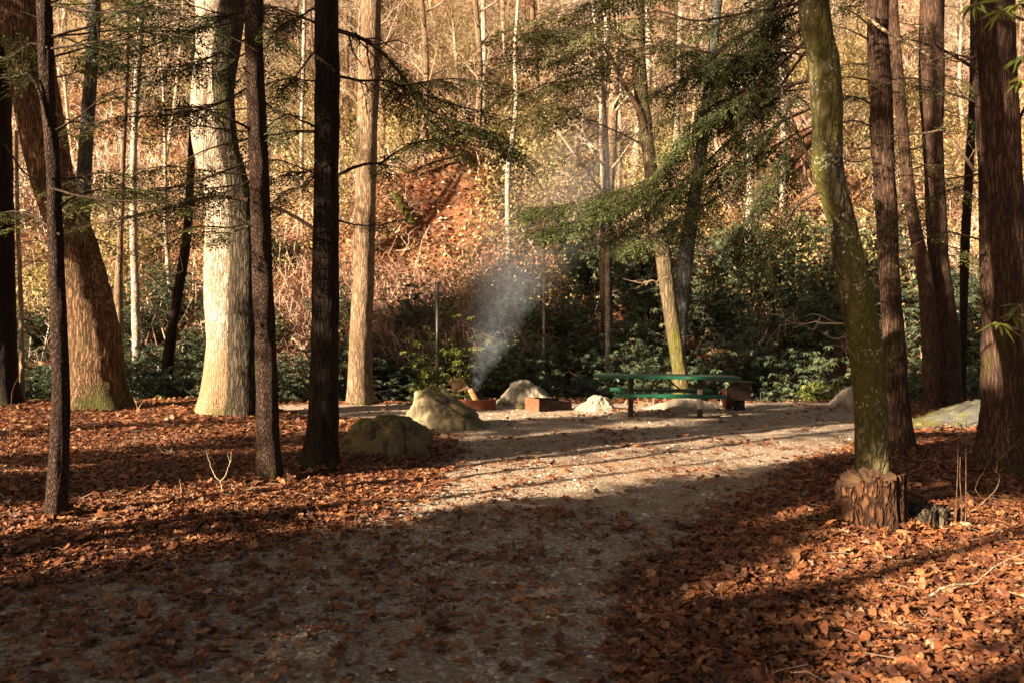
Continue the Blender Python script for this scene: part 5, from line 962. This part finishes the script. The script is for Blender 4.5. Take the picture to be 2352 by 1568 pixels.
# near rhododendron reaching in from the right-hand edge
ro = A([3.05, 3.9, float(gz(3.05, 3.9))]); rr0 = empty('rhododendron', ro, 'close bright green rhododendron leaves reaching in at the right edge', 'rhododendron')
whs = [(2330, 722, 3.7), (2295, 742, 3.75), (2345, 700, 3.7), (2300, 25, 3.5), (2340, 10, 3.5), (2350, 130, 3.45), (2345, 185, 3.5), (2240, 10, 3.6)]; rg = np.random.default_rng(9); st_ = MB(); lf = MB()
for i, (x_, y_, d_) in enumerate(whs):
    e = P(x_, y_, d_); k0 = A([3.0, 3.85, .9+i*.05]) if y_ > 400 else A([3.0, 3.8, 2.0]); k1 = (k0+e)/2+A([.05, 0, .12 if y_ > 400 else .25]); c = cat_rom([ro, k0, k1, e], 16); st_.add(*poly_tubes(c[None], np.linspace(.012, .003, 16)[None], 6))
    n = 8; az_ = np.arange(n)*.785+rg.uniform(0, 1); el_ = rg.uniform(-.8, .1, n); D = np.stack([np.cos(az_)*np.cos(el_), np.sin(az_)*np.cos(el_), np.sin(el_)], -1); lf.add(*leafs(np.repeat(e[None], n, 0), D, rg.normal(0, .3, (n, 3))+A([0, 0, 1.]), rg.uniform(.07, .11, n), rg.uniform(.022, .03, n), .1, rg.random(n), .15))
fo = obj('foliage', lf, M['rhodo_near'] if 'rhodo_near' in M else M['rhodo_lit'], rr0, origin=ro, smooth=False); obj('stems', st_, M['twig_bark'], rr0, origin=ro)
# ------------------------------------------------------------------ campfire smoke: a real scattering volume
path = [(1090, 898, 12), (1094, 885, 14), (1100, 868, 19), (1108, 845, 32), (1120, 815, 48), (1128, 780, 66), (1130, 740, 84), (1148, 700, 98), (1180, 640, 135), (1215, 580, 170), (1258, 510, 195), (1305, 430, 205), (1350, 340, 200), (1385, 250, 180)]
sd0 = 16.9; n_p = len(path); ctr = A([P(a_, b_, sd0+.25*i) for i, (a_, b_, c_) in enumerate(path)]); rad_ = A([c_/F0*(sd0+.25*i) for i, (a_, b_, c_) in enumerate(path)])
cz = cat_rom(ctr, 40); cr_ = np.interp(np.linspace(0, n_p-1, 40), np.arange(n_p), rad_); th = np.arange(20)*2*math.pi/20
V = np.stack([cz[:, None, 0]+cr_[:, None]*np.cos(th), cz[:, None, 1]+cr_[:, None]*np.sin(th), cz[:, None, 2]+0*th], -1)
so = A([ctr[0][0], ctr[0][1], 0]); mb = MB(); id_ = np.arange(800).reshape(40, 20); nx_ = np.roll(id_, -1, 1); mb.add(np.concatenate([V.reshape(-1, 3), cz[:1], cz[-1:]]), np.stack([id_[:-1], nx_[:-1], nx_[1:], id_[1:]], -1).reshape(-1, 4))
mb.F.append((A([[800, (j+1) % 20, j] for j in range(20)]+[[801, 780+j, 780+(j+1) % 20] for j in range(20)]), 0))
m, nt = mat('smoke'); v = coords(nt); sx = nd(nt, 'ShaderNodeSeparateXYZ'); nt.links.new(v, sx.inputs[0]); zt = float(cz[-1, 2]); zb = float(cz[0, 2])
zn = nd(nt, 'ShaderNodeMapRange'); zn.inputs[1].default_value = zb; zn.inputs[2].default_value = zt; nt.links.new(sx.outputs[2], zn.inputs[0])
def curve(vals, lo, hi):
    fc = nd(nt, 'ShaderNodeFloatCurve'); cm = fc.mapping; cv = cm.curves[0]; zz = (ctr[:, 2]-zb)/(zt-zb); vv = (vals-lo)/(hi-lo)
    cv.points[0].location = (0, vv[0]); cv.points[1].location = (1, vv[-1])
    for a_, b_ in list(zip(zz, vv))[1:-1]: cv.points.new(float(a_), float(b_))
    cm.update(); nt.links.new(zn.outputs[0], fc.inputs[1]); return math_(nt, 'ADD', math_(nt, 'MULTIPLY', fc.outputs[0], hi-lo), lo)
xcv = curve(ctr[:, 0]-so[0], -.1, 5.0); ycv = curve(ctr[:, 1]-so[1], -.1, 5.0); rcv = curve(rad_, 0., 2.0)
dn = noise(nt, mapping(nt, v, (1.6, 1.6, 1.1)), 1.3, 3, .5)
dx = math_(nt, 'SUBTRACT', sx.outputs[0], xcv); dy = math_(nt, 'SUBTRACT', sx.outputs[1], ycv)
rr = math_(nt, 'DIVIDE', math_(nt, 'SQRT', math_(nt, 'ADD', math_(nt, 'MULTIPLY', dx, dx), math_(nt, 'MULTIPLY', dy, dy))), rcv)
fall = math_(nt, 'SUBTRACT', 1., rr, True); fall = math_(nt, 'POWER', fall, 1.1)
nz_ = noise(nt, mapping(nt, v, (1, 1, .6)), 3.3, 5, .62, 2.2); nz_ = ramp(nt, nz_, [(.42, .0), (.66, 1.)])
amp = ramp(nt, zn.outputs[0], [(0, 1.), (.05, .42), (.12, .20), (.22, .10), (.4, .085), (.75, .06), (1, .0)])
den = math_(nt, 'MULTIPLY', math_(nt, 'MULTIPLY', math_(nt, 'MULTIPLY', fall, math_(nt, 'ADD', math_(nt, 'MULTIPLY', nz_, 1.0), .10)), amp), 7.5)
vs = nd(nt, 'ShaderNodeVolumePrincipled'); vs.inputs['Color'].default_value = (.70, .84, 1., 1); vs.inputs['Anisotropy'].default_value = .2; nt.links.new(den, vs.inputs['Density'])
ou = nd(nt, 'ShaderNodeOutputMaterial'); nt.links.new(vs.outputs[0], ou.inputs[1]); M['smoke'] = m
so_ = obj('campfire_smoke', mb, M['smoke'], origin=so, loc=so); tag(so_, 'thin bluish smoke drifting up from the fire ring', 'smoke', kind='stuff')

# ------------------------------------------------------------------ light, sky, camera
az = math.atan2(-sdir[1], -sdir[0]); EL = math.radians(22)
w = bpy.data.worlds.new('World'); C.world = w; w.use_nodes = True; nt = w.node_tree
sky = nt.nodes.new('ShaderNodeTexSky'); sky.sky_type = 'NISHITA'; sky.sun_disc = False; sky.sun_elevation = EL; sky.sun_rotation = math.pi/2-az
sky.air_density = 1.0; sky.dust_density = 2.0
bgn = nt.nodes['Background']; wb = nt.nodes.new('ShaderNodeMix'); wb.data_type = 'RGBA'; wb.blend_type = 'MULTIPLY'; wb.inputs[0].default_value = 1; wb.inputs[7].default_value = (1, .80, .60, 1)
nt.links.new(sky.outputs[0], wb.inputs[6]); nt.links.new(wb.outputs[2], bgn.inputs[0]); bgn.inputs[1].default_value = .030
ld = bpy.data.lights.new('sun', 'SUN'); ld.energy = 5.0; ld.angle = math.radians(.55); ld.color = (1, .80, .56)
lo = bpy.data.objects.new('sun', ld); COL.objects.link(lo)
sv = Vector((-sdir[0]*math.cos(EL), -sdir[1]*math.cos(EL), math.sin(EL))); lo.rotation_euler = sv.to_track_quat('Z', 'Y').to_euler(); lo.location = (-20, -15, 30)
cd = bpy.data.cameras.new('camera'); cam = bpy.data.objects.new('camera', cd); COL.objects.link(cam); C.camera = cam
cam.location = (0, 0, EYE); cam.rotation_euler = (math.pi/2, 0, 0); cd.sensor_width = 36; cd.lens = 36*F0/2352; cd.shift_y = -16/2352; cd.clip_end = 600; cd.clip_start = .05
cd.dof.use_dof = True; cd.dof.focus_distance = 7.0; cd.dof.aperture_fstop = 3.0
C.view_settings.view_transform = 'Standard'; C.view_settings.look = 'None'; C.view_settings.exposure = 0; C.view_settings.gamma = 1
C.render.engine = 'CYCLES'; cy = C.cycles
cy.max_bounces = 5; cy.diffuse_bounces = 3; cy.glossy_bounces = 2; cy.transmission_bounces = 3; cy.transparent_max_bounces = 8; cy.volume_bounces = 1
cy.use_denoising = True; cy.sample_clamp_indirect = 6; cy.film_exposure = 5.3
